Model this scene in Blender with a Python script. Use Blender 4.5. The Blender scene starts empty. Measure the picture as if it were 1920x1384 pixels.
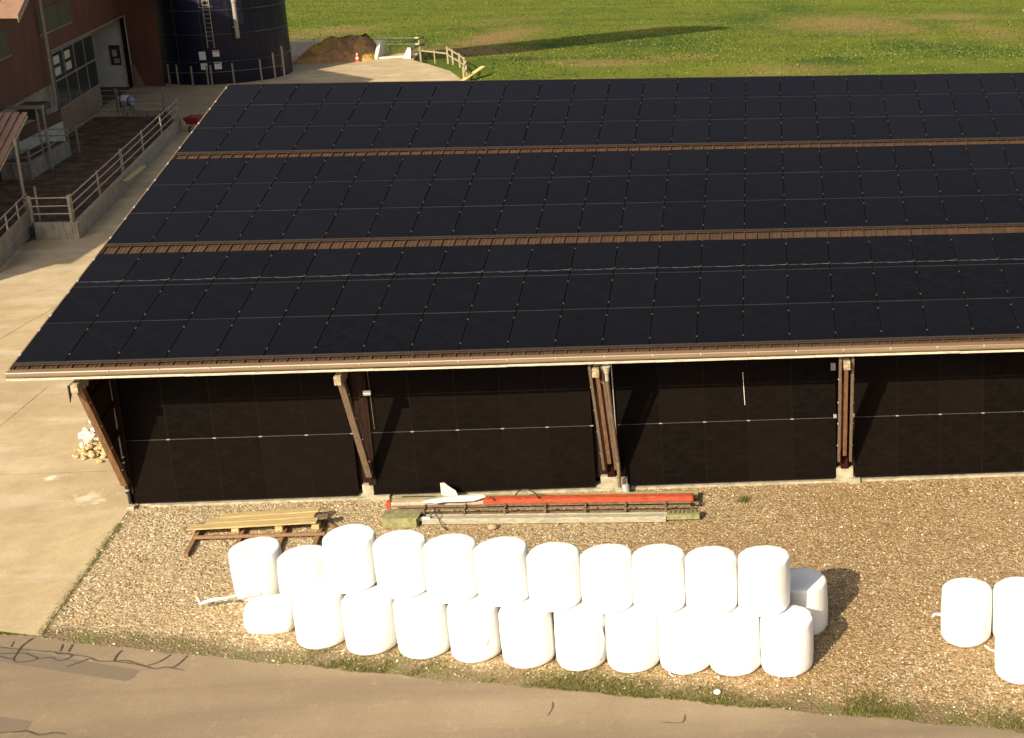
import bpy, math, random
import numpy as np
from mathutils import Vector, Matrix
random.seed(7); rng = np.random.default_rng(11)
S = bpy.context.scene
COL = S.collection
PI = math.pi

# ------------------------------------------------------------------ helpers
def worldloc(o):
    v = Vector((0, 0, 0))
    while o is not None:
        v += o.location; o = o.parent
    return v

def tag(o, label=None, cat=None, group=None, kind=None):
    if label: o['label'] = label
    if cat: o['category'] = cat
    if group: o['group'] = group
    if kind or label: o['kind'] = kind or 'thing'
    return o

def thing(name, loc, label, cat, group=None, rz=0):
    o = bpy.data.objects.new(name, None); COL.objects.link(o)
    o.location = loc; o.rotation_euler = (0, 0, rz); o.empty_display_size = 0.2
    return tag(o, label, cat, group)

class MB:
    """collects shapes in world coordinates, then builds ONE mesh object"""
    def __init__(s): s.v = []; s.f = []; s.m = []; s.sm = []
    def add(s, vs, fs, mi=0, smooth=False):
        b = len(s.v); s.v += [tuple(p) for p in vs]
        for f in fs:
            s.f.append([i + b for i in f]); s.m.append(mi); s.sm.append(smooth)
        return s
    def box(s, c, d, mi=0, R=None):
        hx, hy, hz = d[0] / 2, d[1] / 2, d[2] / 2
        vs = [Vector((x, y, z)) for x in (-hx, hx) for y in (-hy, hy) for z in (-hz, hz)]
        if R is not None: vs = [R @ v for v in vs]
        vs = [v + Vector(c) for v in vs]
        return s.add(vs, [(0,1,3,2),(4,6,7,5),(0,4,5,1),(2,3,7,6),(0,2,6,4),(1,5,7,3)], mi)
    def span(s, a, b, mi=0):
        c = [(a[i] + b[i]) / 2 for i in range(3)]; d = [abs(b[i] - a[i]) for i in range(3)]
        return s.box(c, d, mi)
    def beam(s, p, q, w, h, mi=0, up=(0, 0, 1)):
        p = Vector(p); q = Vector(q); z = (q - p); L = z.length; z.normalize()
        u = Vector(up); x = u.cross(z)
        if x.length < 1e-4: x = Vector((1, 0, 0)).cross(z)
        x.normalize(); y = z.cross(x)
        R = Matrix((x, y, z)).transposed()
        return s.box((p + q) / 2, (w, h, L), mi, R)
    def cyl(s, p, q, r, n=10, mi=0, r2=None, cap=True):
        p = Vector(p); q = Vector(q); z = (q - p).normalized()
        x = z.orthogonal().normalized(); y = z.cross(x); r2 = r if r2 is None else r2
        vs = []
        for i in range(n):
            a = 2 * PI * i / n; d = x * math.cos(a) + y * math.sin(a)
            vs.append(p + d * r); vs.append(q + d * r2)
        s.add(vs, [(2*i, 2*((i+1) % n), 2*((i+1) % n)+1, 2*i+1) for i in range(n)], mi, True)
        if cap:
            s.add([vs[2*i] for i in range(n)], [list(range(n))[::-1]], mi)
            s.add([vs[2*i+1] for i in range(n)], [list(range(n))], mi)
        return s
    def path(s, pts, r, n=8, mi=0):
        for a, b in zip(pts[:-1], pts[1:]):
            s.cyl(a, b, r, n, mi)
        for a in pts[1:-1]: s.ball(a, r * 1.02, mi)
        return s
    def ball(s, c, r, mi=0, sc=(1, 1, 1), n=8, m=5, jit=0):
        vs = []; c = Vector(c)
        for j in range(m + 1):
            t = PI * j / m
            for i in range(n):
                a = 2 * PI * i / n; k = 1 + random.uniform(-jit, jit)
                vs.append(c + Vector((r*sc[0]*k*math.sin(t)*math.cos(a), r*sc[1]*k*math.sin(t)*math.sin(a), r*sc[2]*math.cos(t)*k)))
        fs = [(j*n+i, (j+1)*n+i, (j+1)*n+(i+1) % n, j*n+(i+1) % n) for j in range(m) for i in range(n)]
        return s.add(vs, fs, mi, True)
    def poly(s, pts, z=None, mi=0):
        vs = [(p[0], p[1], z if z is not None else p[2]) for p in pts]
        return s.add(vs, [list(range(len(vs)))], mi)
    def prism(s, pts, z0, z1, mi=0):
        n = len(pts)
        vs = [(p[0], p[1], z0) for p in pts] + [(p[0], p[1], z1) for p in pts]
        return s.add(vs, [list(range(n))[::-1], list(range(n, 2*n))] + [(i, (i+1) % n, (i+1) % n + n, i + n) for i in range(n)], mi)
    def extr(s, prof, x0, x1, mi=0):
        """profile in (y,z), extruded along x"""
        n = len(prof)
        vs = [(x0, p[0], p[1]) for p in prof] + [(x1, p[0], p[1]) for p in prof]
        return s.add(vs, [list(range(n)), list(range(n, 2*n))[::-1]] + [(i, i + n, (i+1) % n + n, (i+1) % n) for i in range(n)], mi)
    def build(s, name, mats, parent=None, loc=None, bevel=0):
        if not isinstance(mats, (list, tuple)): mats = [mats]
        o_w = worldloc(parent) if parent is not None else Vector((0, 0, 0))
        l = Vector(loc) if loc is not None else Vector((0, 0, 0))
        off = o_w + l
        me = bpy.data.meshes.new(name)
        me.from_pydata([(v[0]-off.x, v[1]-off.y, v[2]-off.z) for v in s.v], [], s.f)
        me.polygons.foreach_set('material_index', s.m); me.polygons.foreach_set('use_smooth', s.sm)
        for m in mats: me.materials.append(m)
        me.update()
        import bmesh
        bm = bmesh.new(); bm.from_mesh(me); bmesh.ops.recalc_face_normals(bm, faces=bm.faces); bm.to_mesh(me); bm.free()
        o = bpy.data.objects.new(name, me); COL.objects.link(o)
        o.location = l; o.parent = parent
        if bevel:
            b = o.modifiers.new('Bevel', 'BEVEL'); b.width = bevel; b.segments = 2; b.limit_method = 'ANGLE'
        return o

def npmesh(name, V, F, mats, mi=None, smooth=False):
    me = bpy.data.meshes.new(name)
    n, k = F.shape
    me.vertices.add(len(V)); me.vertices.foreach_set('co', V.astype(np.float32).ravel())
    me.loops.add(n * k); me.loops.foreach_set('vertex_index', F.astype(np.int32).ravel())
    me.polygons.add(n); me.polygons.foreach_set('loop_start', np.arange(0, n*k, k, dtype=np.int32))
    me.polygons.foreach_set('loop_total', np.full(n, k, dtype=np.int32))
    if smooth: me.polygons.foreach_set('use_smooth', np.ones(n, dtype=bool))
    for m in mats: me.materials.append(m)
    me.update(calc_edges=True); me.validate()
    o = bpy.data.objects.new(name, me); COL.objects.link(o)
    return o

# ------------------------------------------------------------------ materials
class NT:
    def __init__(s, name):
        s.mat = bpy.data.materials.new(name); s.mat.use_nodes = True
        s.t = s.mat.node_tree; s.b = s.t.nodes['Principled BSDF']
        s.co = s.n('ShaderNodeTexCoord').outputs['Object']
    def n(s, kind, **kw):
        x = s.t.nodes.new(kind)
        for k, v in kw.items():
            if k in x.inputs: x.inputs[k].default_value = v
            else: setattr(x, k, v)
        return x
    def l(s, a, b): s.t.links.new(a, b)
    def noise(s, scale, detail=4, rough=0.55, vec=None, sc3=None):
        x = s.n('ShaderNodeTexNoise'); x.inputs['Scale'].default_value = scale; x.inputs['Detail'].default_value = detail
        x.inputs['Roughness'].default_value = rough
        v = vec or s.co
        if sc3:
            m = s.n('ShaderNodeMapping'); m.inputs['Scale'].default_value = sc3; s.l(v, m.inputs[0]); v = m.outputs[0]
        s.l(v, x.inputs['Vector']); return x.outputs['Fac']
    def ramp(s, fac, stops, interp='LINEAR'):
        r = s.n('ShaderNodeValToRGB'); r.color_ramp.interpolation = interp
        while len(r.color_ramp.elements) < len(stops): r.color_ramp.elements.new(0.5)
        for e, (p, c) in zip(r.color_ramp.elements, stops):
            e.position = p; e.color = (c[0], c[1], c[2], 1) if hasattr(c, '__len__') else (c, c, c, 1)
        s.l(fac, r.inputs[0]); return r.outputs[0]
    def mix(s, fac, a, b, mode='MIX'):
        m = s.n('ShaderNodeMix'); m.data_type = 'RGBA'; m.blend_type = mode
        for sock, v in ((m.inputs[0], fac), (m.inputs[6], a), (m.inputs[7], b)):
            if hasattr(v, 'links'): s.l(v, sock)
            elif hasattr(v, '__len__'): sock.default_value = (v[0], v[1], v[2], 1)
            else: sock.default_value = v
        return m.outputs[2]
    def math(s, op, a, b=0.0, clamp=False):
        m = s.n('ShaderNodeMath'); m.operation = op; m.use_clamp = clamp
        for sock, v in ((m.inputs[0], a), (m.inputs[1], b)):
            if hasattr(v, 'links'): s.l(v, sock)
            else: sock.default_value = v
        return m.outputs[0]
    def bump(s, h, strength=0.3, dist=0.02):
        b = s.n('ShaderNodeBump'); b.inputs['Strength'].default_value = strength; b.inputs['Distance'].default_value = dist
        s.l(h, b.inputs['Height']); s.l(b.outputs[0], s.b.inputs['Normal'])
    def fin(s, col=None, rough=0.7, metal=0, spec=None):
        if col is not None:
            if hasattr(col, 'links'): s.l(col, s.b.inputs['Base Color'])
            else: s.b.inputs['Base Color'].default_value = (*col, 1)
        if hasattr(rough, 'links'): s.l(rough, s.b.inputs['Roughness'])
        else: s.b.inputs['Roughness'].default_value = rough
        s.b.inputs['Metallic'].default_value = metal
        if spec is not None: s.b.inputs['Specular IOR Level'].default_value = spec
        return s.mat

def simple(name, c, rough=0.6, var=0.25, scale=6, metal=0, spec=None, bump=0.0, sc3=None, c2=None):
    t = NT(name); f = t.noise(scale, 5, 0.6, sc3=sc3)
    lo = [x * (1 - var) for x in c]; hi = [min(1, x * (1 + var)) for x in c]
    if c2: lo = c2
    col = t.ramp(f, [(0.32, lo), (0.68, hi)])
    if bump: t.bump(t.noise(scale * 5, 4), bump, 0.01)
    return t.fin(col, rough, metal, spec)

M = {}
M['galv'] = simple('galvanised_steel', (0.36, 0.31, 0.245), 0.5, 0.3, 9, 0.25)
M['alu'] = simple('bare_aluminium', (0.62, 0.62, 0.60), 0.35, 0.1, 9, 0.6)
M['timber'] = simple('weathered_timber', (0.17, 0.085, 0.038), 0.75, 0.4, 4, sc3=(9, 1.2, 1.2), bump=0.3)
M['timberx'] = simple('rack_timber', (0.22, 0.125, 0.06), 0.8, 0.4, 5, sc3=(6, 1.5, 6), bump=0.3)
M['sidebeam'] = simple('grey_timber', (0.15, 0.10, 0.062), 0.8, 0.35, 5, sc3=(9, 1.2, 1.2), bump=0.3)
M['plank'] = simple('pale_planks', (0.42, 0.31, 0.14), 0.75, 0.25, 3, sc3=(1, 9, 4), bump=0.2)
M['beamend'] = simple('sawn_beam_end', (0.30, 0.235, 0.14), 0.85, 0.5, 14)
M['redwood'] = simple('dark_red_boards', (0.024, 0.0065, 0.005), 0.9, 0.4, 4, spec=.06, sc3=(8, 8, .6), bump=0.2)
M['darkwood'] = simple('dark_boards', (0.022, 0.012, 0.008), 0.9, 0.4, 4, spec=.06, sc3=(6, 6, .6), bump=0.2)
M['whitepaint'] = simple('white_paint', (0.74, 0.72, 0.66), 0.6, 0.12, 5)
M['fascia'] = simple('pale_fascia', (0.44, 0.385, 0.29), 0.7, 0.35, 8, sc3=(.6, 6, 6))
M['gutter'] = simple('brown_gutter_sheet', (0.18, 0.12, 0.07), 0.45, 0.12, 3, sc3=(.3, 3, 3), spec=0.6)
M['pvc'] = simple('grey_pipe', (0.30, 0.29, 0.26), 0.45, 0.15, 6)
M['blackpipe'] = simple('black_pipe', (0.02, 0.019, 0.018), 0.5, 0.2, 6)
M['orangered'] = simple('red_orange_paint', (0.38, 0.068, 0.034), 0.85, 0.45, 5, spec=.1, bump=.3, sc3=(1, 6, 6))
M['palegreen'] = simple('faded_green_paint', (0.30, 0.30, 0.145), 0.7, 0.25, 4, sc3=(1, 6, 6))
M['green'] = simple('mossy_green_paint', (0.22, 0.21, 0.095), 0.85, 0.35, 9)
M['rust'] = simple('rusty_steel', (0.15, 0.105, 0.06), 0.85, 0.5, 14, bump=0.3)
M['greysteel'] = simple('grey_channel', (0.33, 0.30, 0.225), 0.7, 0.3, 5, sc3=(1, 5, 5))
M['pinkboard'] = simple('faded_pink_paint', (0.46, 0.34, 0.24), 0.7, 0.25, 6)
M['brokenwhite'] = simple('dirty_white_board', (.56, .52, .42), .85, .35, 9, bump=.3)
M['whitewash'] = simple('whitewashed_wall', (.78, .74, .64), .85, .1, 2)
M['cable'] = simple('black_cable', (0.02, 0.02, 0.02), 0.6, 0.1, 6)
M['redplastic'] = simple('dark_red_plastic', (0.22, 0.012, 0.02), 0.45, 0.2, 6)
M['blueplastic'] = simple('pale_blue_plastic', (0.28, 0.36, 0.48), 0.4, 0.35, 4)
M['navyband'] = simple('navy_plastic', (0.02, 0.03, 0.07), 0.4, 0.1, 4)
M['rubber'] = simple('tyre_rubber', (0.02, 0.02, 0.02), 0.8, 0.1, 8)
M['conered'] = simple('cone_orange', (0.72, 0.09, 0.04), 0.5, 0.1, 8)
M['film'] = simple('white_film', (0.72, 0.71, 0.68), 0.35, 0.03, 5)
M['cream'] = simple('cream_panel', (0.62, 0.56, 0.42), 0.7, 0.12, 3)
M['beige'] = simple('beige_board', (0.28, 0.19, 0.115), 0.75, 0.15, 3)
M['yellowplank'] = simple('yellow_timber', (0.66, 0.50, 0.16), 0.7, 0.15, 6)
M['fencewood'] = simple('old_rail_wood', (0.34, 0.27, 0.17), 0.8, 0.3, 6, sc3=(3, 3, 3))
M['palepipe'] = simple('pale_yellow_rail', (0.62, 0.58, 0.30), 0.6, 0.15, 4)
M['darksteel'] = simple('dark_steel', (0.07, 0.055, 0.04), 0.6, 0.3, 8)
M['padconcrete'] = simple('pale_concrete', (0.33, 0.29, 0.205), 0.9, 0.3, 5, bump=0.3)
M['redcorr'] = simple('brown_corrugated_sheet', (0.25, 0.145, 0.095), 0.5, 0.15, 2)

def m_wallconc():
    t = NT('stained_concrete'); f = t.noise(2.2, 6, .65); st = t.noise(3.5, 5, .6, sc3=(2.5, 2.5, .35))
    c = t.ramp(f, [(.3, (.25, .22, .155)), (.7, (.40, .355, .265))])
    c = t.mix(t.ramp(st, [(.5, 0), (.68, .75)]), c, (.085, .085, .06))
    t.bump(t.noise(30, 4), .3, .01); return t.fin(c, .9)
M['wallconc'] = m_wallconc()
def m_bunker():
    t = NT('light_bunker_concrete'); f = t.noise(1.5, 6, .6)
    c = t.ramp(f, [(.3, (.55, .51, .42)), (.7, (.72, .68, .58))]); return t.fin(c, .9)
M['bunker'] = m_bunker()

def m_yard():
    t = NT('yard_concrete'); big = t.noise(.16, 6, .62); mid = t.noise(.9, 6, .65); fine = t.noise(22, 4, .7)
    sweep = t.noise(.5, 5, .6, sc3=(.55, 1.8, 1))
    c = t.ramp(big, [(.3, (.35, .265, .15)), (.52, (.44, .345, .20)), (.72, (.52, .42, .26))])
    c = t.mix(t.ramp(mid, [(.42, 0), (.68, .75)]), c, (.33, .245, .135))
    c = t.mix(t.ramp(sweep, [(.50, 0), (.70, .65)]), c, (.56, .48, .36))
    c = t.mix(t.ramp(fine, [(.35, .35), (.5, 0)]), c, (.22, .16, .09))
    sp = t.noise(3.2, 6, .75)
    c = t.mix(t.ramp(sp, [(.64, 0), (.74, .6)]), c, (.16, .12, .07))
    def blob(cx_, cy_, rx, ry, thr, col, c):
        mp = t.n('ShaderNodeMapping'); mp.inputs['Location'].default_value = (-cx_/rx, -cy_/ry, 0); mp.inputs['Scale'].default_value = (1/rx, 1/ry, 0)
        t.l(t.co, mp.inputs[0]); ln = t.n('ShaderNodeVectorMath'); ln.operation = 'LENGTH'; t.l(mp.outputs[0], ln.inputs[0])
        d = t.math('ADD', ln.outputs['Value'], t.math('MULTIPLY', t.noise(2.6, 6, .7), 1.5))
        return t.mix(t.ramp(d, [(thr-.25 if thr-.25 > 0 else 0, .8), (thr, 0)]), c, col)
    c = blob(-3.0, 2.0, 1.6, .8, .97, (.72, .64, .50), c)
    c = blob(-1.3, .6, 2.2, 1.8, .99, (.66, .56, .41), c)
    c = blob(-4.8, .2, 3.4, 1.3, .98, (.30, .20, .10), c)
    t.bump(fine, .25, .01); return t.fin(c, .9)
M['yard'] = m_yard()

def m_road():
    t = NT('old_asphalt'); big = t.noise(.35, 6, .6); fine = t.noise(70, 3, .8); lane = t.noise(.4, 4, .6, sc3=(.18, 1.6, 1))
    c = t.ramp(big, [(.3, (.225, .168, .100)), (.7, (.295, .222, .138))])
    c = t.mix(t.ramp(lane, [(.42, 0), (.62, .75)]), c, (.17, .127, .080))
    c = t.mix(t.ramp(fine, [(.3, .55), (.55, 0)]), c, (.09, .065, .042))
    c = t.mix(t.ramp(fine, [(.60, 0), (.74, .7)]), c, (.46, .38, .27))
    c = t.mix(t.ramp(t.noise(2.2, 6, .75), [(.56, 0), (.7, .45)]), c, (.36, .28, .18))
    t.bump(fine, .45, .008); return t.fin(c, .88)
M['road'] = m_road()
M['patch'] = simple('newer_asphalt', (.165, .126, .088), .9, .15, 60, bump=.3)
M['tar'] = simple('tar_seam', (.07, .056, .043), .75, .2, 9)

def m_gravel():
    t = NT('river_gravel')
    warp = t.n('ShaderNodeMix'); warp.data_type = 'VECTOR'; warp.inputs[0].default_value = .02
    nz = t.n('ShaderNodeTexNoise', Scale=9.0); t.l(t.co, nz.inputs['Vector'])
    t.l(t.co, warp.inputs[4]); t.l(nz.outputs['Color'], warp.inputs[5])
    cols = [(0.0, (.19, .145, .09)), (.16, (.40, .31, .18)), (.34, (.54, .425, .245)), (.48, (.44, .385, .29)),
            (.62, (.62, .52, .34)), (.76, (.50, .33, .165)), (.88, (.68, .61, .46)), (.96, (.82, .77, .65))]
    outs = []; hs = []
    for sc in (13.0, 23.0):
        v = t.n('ShaderNodeTexVoronoi', Scale=sc); t.l(warp.outputs[1], v.inputs['Vector'])
        sep = t.n('ShaderNodeSeparateColor'); t.l(v.outputs['Color'], sep.inputs[0])
        outs.append(t.ramp(sep.outputs[0], cols)); hs.append(v.outputs['Distance'])
    sel = t.noise(12, 3, .6)
    selr = t.ramp(sel, [(.46, 0), (.54, 1)])
    c = t.mix(selr, outs[0], outs[1])
    h = t.mix(selr, t.ramp(hs[0], [(0, 1), (.75, 0)]), t.ramp(hs[1], [(0, .8), (.75, 0)]))
    c = t.mix(t.ramp(h, [(.03, .65), (.30, 0)]), c, (.10, .070, .038))
    big = t.noise(.25, 5, .6)
    c = t.mix(t.ramp(big, [(.35, .35), (.6, 0)]), c, (.34, .22, .10))
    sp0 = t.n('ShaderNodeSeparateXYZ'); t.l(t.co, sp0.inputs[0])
    falloff = t.math('ADD', t.math('MULTIPLY', sp0.outputs[0], .045), t.math('MULTIPLY', t.noise(.3, 5, .6), .5))
    c = t.mix(t.ramp(falloff, [(.50, 0), (1.15, 1)]), c, (.76, .68, .58), 'MULTIPLY')  # exposure falloff painted into the gravel colour, darker towards the east
    c = t.mix(1.0, c, (1.0, .965, .90), 'MULTIPLY')
    c = t.mix(t.ramp(t.noise(.7, 6, .7), [(.54, 0), (.72, .35)]), c, (.24, .18, .105))
    # soil and moss strip along the road edge
    sep = t.n('ShaderNodeSeparateXYZ'); t.l(t.co, sep.inputs[0])
    d = t.math('ADD', t.math('ADD', sep.outputs[1], t.math('MULTIPLY', sep.outputs[0], .252)), 6.39)
    wob = t.math('MULTIPLY', t.noise(.9, 5, .65), 1.5)
    e = t.math('SUBTRACT', d, wob)
    soil = t.ramp(t.math('ADD', t.math('MULTIPLY', e, .7), .8), [(.45, .8), (.78, 0)])
    c = t.mix(soil, c, t.mix(t.noise(16, 5, .75), (.07, .048, .024), (.21, .155, .08)))
    moss = t.math('MULTIPLY', soil, t.ramp(t.noise(1.6, 5, .7), [(.48, 0), (.6, .8)]))
    c = t.mix(moss, c, t.mix(t.noise(30, 4, .7), (.07, .085, .018), (.17, .18, .045)))
    t.bump(h, .9, .03)
    return t.fin(c, .8, spec=.3)
M['gravel'] = m_gravel()

def island(name, stops, rough=.8):
    t = NT(name); g = t.n('ShaderNodeNewGeometry')
    return t.fin(t.ramp(g.outputs['Random Per Island'], stops), rough, spec=.25)
M['pebble'] = island('loose_pebbles', [(0, (.14, .10, .05)), (.25, (.30, .235, .145)), (.5, (.40, .32, .20)), (.65, (.37, .24, .12)), (.85, (.48, .42, .30)), (.96, (.56, .50, .38)), (1, (.72, .67, .56))])
M['blade'] = island('verge_grass_blades', [(0, (.075, .068, .02)), (.5, (.12, .125, .028)), (1, (.26, .215, .085))], .8)
M['fieldblade'] = island('field_clover_leaves', [(0, (.030, .055, .008)), (.4, (.075, .115, .012)), (.8, (.15, .18, .02)), (1, (.22, .205, .05))], .9)

SOIL = [(25.6, 138, 10, 30, .8), (30, 128, 5, 20, .6), (4.0, 77.5, 7, 5, .85), (-11.0, 117, 4.5, 28, .95), (-8, 96, 5, 9, .8), (-31, 132, 6, 18, .8), (9.9, 83, 5, 7, .6), (39.5, 120, 4, 30, .6), (-16, 150, 5, 20, .4), (18.2, 71, 7, 3, .5), (-14, 100, 3, 7, .5), (40, 150, 8, 10, .8), (3, 130, 3, 12, .35)]
GREEN = [(6, 105, 7, 16), (21.5, 76, 4, 8), (34, 88, 6, 16), (14, 150, 6, 25), (29, 96, 4, 12), (-3, 84, 4, 6), (-20, 110, 5, 12), (20, 175, 6, 30), (-3, 105, 3, 10)]
def m_field():
    t = NT('young_grass_field'); fine = t.noise(2.4, 5, .75)
    def blob(cx_, cy_, rx, ry):
        mp = t.n('ShaderNodeMapping'); mp.inputs['Location'].default_value = (-cx_/rx, -cy_/ry, 0); mp.inputs['Scale'].default_value = (1/rx, 1/ry, 0)
        t.l(t.co, mp.inputs[0]); ln = t.n('ShaderNodeVectorMath'); ln.operation = 'LENGTH'; t.l(mp.outputs[0], ln.inputs[0])
        d = t.math('ADD', ln.outputs['Value'], t.math('MULTIPLY', t.math('SUBTRACT', wob, .5), 2.2))
        return t.ramp(d, [(.25, 1), (1.0, 0)])
    wob = t.noise(.33, 6, .65)
    big = t.noise(.09, 5, .6)
    g = t.mix(fine, (.065, .090, .008), (.215, .235, .028))
    g = t.mix(t.ramp(big, [(.42, 0), (.62, .6)]), g, t.mix(fine, (.028, .065, .008), (.080, .14, .020)))
    for b in GREEN: g = t.mix(t.math('MULTIPLY', blob(*b), .75), g, t.mix(fine, (.014, .048, .008), (.045, .105, .016)))
    soil = t.mix(fine, (.15, .095, .036), (.38, .26, .11))
    for b in SOIL: g = t.mix(t.math('MULTIPLY', blob(*b[:4]), b[4]*.95), g, soil)
    g = t.mix(t.ramp(t.noise(.16, 6, .7, sc3=(.7, 1.5, 1)), [(.54, 0), (.72, .35)]), g, soil)
    t.bump(t.noise(6, 4, .8), 1, .12); return t.fin(g, .9, spec=.1)
M['field'] = m_field()
M['soil'] = simple('bare_soil', (.17, .12, .065), .95, .35, 2, bump=.5)

def m_dung():
    t = NT('trodden_dung'); f = t.noise(1.2, 8, .75); g = t.noise(7, 5, .7)
    c = t.ramp(f, [(.38, (.028, .014, .007)), (.52, (.105, .056, .025)), (.66, (.22, .13, .06))])
    t.bump(g, .9, .06); return t.fin(c, .85)
M['dung'] = m_dung()

def m_heap():
    t = NT('straw_manure'); f = t.noise(2.6, 8, .8); g = t.noise(.5, 4, .6)
    a = t.ramp(f, [(.32, (.22, .10, .022)), (.5, (.58, .32, .07)), (.68, (.78, .53, .18))])
    b = t.ramp(f, [(.32, (.17, .08, .035)), (.5, (.42, .22, .09)), (.68, (.58, .37, .19))])
    c = t.mix(t.ramp(g, [(.42, 0), (.6, 1)]), a, b)
    t.bump(t.noise(9, 5, .8), 1, .12); return t.fin(c, .95)
M['heap'] = m_heap()

def m_cladding(name, c, k=1.0):
    t = NT(name); w = t.n('ShaderNodeTexWave', Scale=2.6); w.bands_direction = 'Y'; t.l(t.co, w.inputs['Vector'])
    f = t.noise(1.2, 5, .6, sc3=(1, 1, .4))
    col = t.ramp(f, [(.3, [x * .78 for x in c]), (.7, [x * 1.15 for x in c])])
    t.bump(w.outputs['Fac'], .7, .03); return t.fin(col, .65, spec=.3)
M['redclad'] = m_cladding('red_cladding', (.165, .070, .047))
M['translucent'] = m_cladding('grey_translucent_sheet', (.115, .115, .075))
def m_silo():
    t = NT('dark_blue_enamel'); f = t.noise(.8, 5, .6, sc3=(1, 1, .3))
    return t.fin(t.ramp(f, [(.3, (.006, .0065, .017)), (.7, (.012, .0125, .032))]), .4, spec=.3)
M['silo'] = m_silo()

def m_roof():
    t = NT('brown_roof_sheet'); f = t.noise(1.3, 6, .6, sc3=(2.5, .4, 1))
    c = t.ramp(f, [(.3, (.050, .028, .017)), (.7, (.080, .045, .027))]); return t.fin(c, .6, spec=.25)
M['roof'] = m_roof()

def m_cells(name, dust=False, wall=False):
    t = NT(name)
    rnd = t.n('ShaderNodeObjectInfo').outputs['Random']
    fine = t.noise(60, 3, .8); grid = t.noise(5, 3, .6, sc3=(1, 12, 1))
    br = t.n('ShaderNodeTexBrick'); br.offset = 0; br.inputs['Scale'].default_value = 1
    br.inputs['Brick Width'].default_value = .1835; br.inputs['Row Height'].default_value = .0925; br.inputs['Mortar Size'].default_value = .0022
    br.inputs['Color1'].default_value = (0, 0, 0, 1); br.inputs['Color2'].default_value = (1, 1, 1, 1); br.inputs['Mortar'].default_value = (.5, .5, .5, 1)
    t.l(t.co, br.inputs['Vector'])
    if wall:
        base = t.mix(t.math('MULTIPLY', br.outputs['Color'], .9), (.0042, .0033, .0028), (.0074, .0057, .0047))
        base = t.mix(t.math('MULTIPLY', rnd, .5), base, (.0105, .0072, .0055))
    else:
        base = t.mix(br.outputs['Color'], (.0018, .0018, .0030), (.0044, .0042, .0060))
        base = t.mix(rnd, base, t.mix(rnd, (.0028, .0029, .0048), (.0044, .0041, .0058)))
    base = t.mix(t.ramp(fine, [(.5, 0), (.72, .5)]), base, (.013, .011, .010) if not wall else (.009, .0065, .005))
    base = t.mix(t.ramp(t.noise(1.1, 6, .7), [(.50, 0), (.78, .35)]), base, (.012, .011, .013) if not wall else (.016, .012, .010))
    base = t.mix(t.math('MULTIPLY', br.outputs['Fac'], .35), base, (.003, .003, .004))
    if dust:
        sep = t.n('ShaderNodeSeparateXYZ'); t.l(t.co, sep.inputs[0])
        d = t.math('ABSOLUTE', t.math('SUBTRACT', sep.outputs[1], t.math('ADD', .20, t.math('MULTIPLY', t.noise(1.4, 3), .12))))
        band = t.ramp(d, [(.0, 1), (.025, 0)])
        brk = t.ramp(t.noise(5, 4, .7, sc3=(1, 4, 1)), [(.45, 0), (.7, .55)])
        base = t.mix(t.math('MULTIPLY', band, brk), base, (.45, .43, .40))
    t.bump(fine, .05, .002)
    return t.fin(base, .30 if not wall else .5, spec=.12 if not wall else .02)
M['cells'] = m_cells('solar_cells'); M['cellsdust'] = m_cells('solar_cells_dusty', True); M['cellswall'] = m_cells('solar_cells_facade', wall=True)
M['sill'] = simple('dull_joint_rail', (.09, .08, .07), .6, .2, 6)
M['frame'] = simple('black_anodised_frame', (.007, .0055, .0045), .6, .1, 6, .0, spec=.12)
M['frameedge'] = simple('sunlit_frame_edge', (.030, .026, .024), .5, .3, 3, .0, spec=.3)  # lower panel edge painted lighter, as if catching the sun
M['framelit'] = simple('dark_rail', (.05, .036, .028), .5, .1, 6, .3)

def m_bale():
    t = NT('stretch_wrap'); f = t.noise(3, 4, .6); wr = t.noise(6, 4, .7, sc3=(.6, .6, 5))
    c = t.ramp(f, [(.3, (.77, .765, .745)), (.7, (.83, .825, .805))])
    h = t.math('ADD', t.math('MULTIPLY', wr, .7), t.noise(14, 4, .7))
    t.bump(h, .42, .03)
    m = t.fin(c, .42, spec=.45); t.b.inputs['Subsurface Weight'].default_value = .3; t.b.inputs['Subsurface Radius'].default_value = (1, .95, .9); t.b.inputs['Subsurface Scale'].default_value = .12
    return m
M['bale'] = m_bale()
def m_glass():
    t = NT('dusty_window_glass'); return t.fin((.05, .055, .045), .15, spec=.6)
M['glass'] = m_glass()
M['interior'] = simple('barn_interior', (.10, .075, .05), .9, .3, 2)
M['partition'] = simple('pale_partition', (.50, .46, .36), .85, .15, 1.5)

# ------------------------------------------------------------------ camera
W, H = 1920, 1384
f_px, cx, cy = 2755.33, 1666.67, 487.77
CP = Vector((16.79453, -36.40371, 16.95485))
fw = Vector((0.0777457, 0.9560436, -0.2827299)); rt = Vector((0.9966736, -0.0814839, -0.0014681)); up = Vector((0.0244415, 0.2816753, 0.9591984))
cam = bpy.data.cameras.new('camera'); co = bpy.data.objects.new('camera', cam); COL.objects.link(co)
R = Matrix((rt, up, -fw)).transposed().to_4x4(); co.matrix_world = Matrix.Translation(CP) @ R
cam.sensor_fit = 'HORIZONTAL'; cam.sensor_width = 36; cam.lens = 36 * f_px / W
cam.shift_x = (W/2 - cx) / W; cam.shift_y = (cy - H/2) / W
cam.clip_start = .5; cam.clip_end = 3000
S.camera = co

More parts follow.
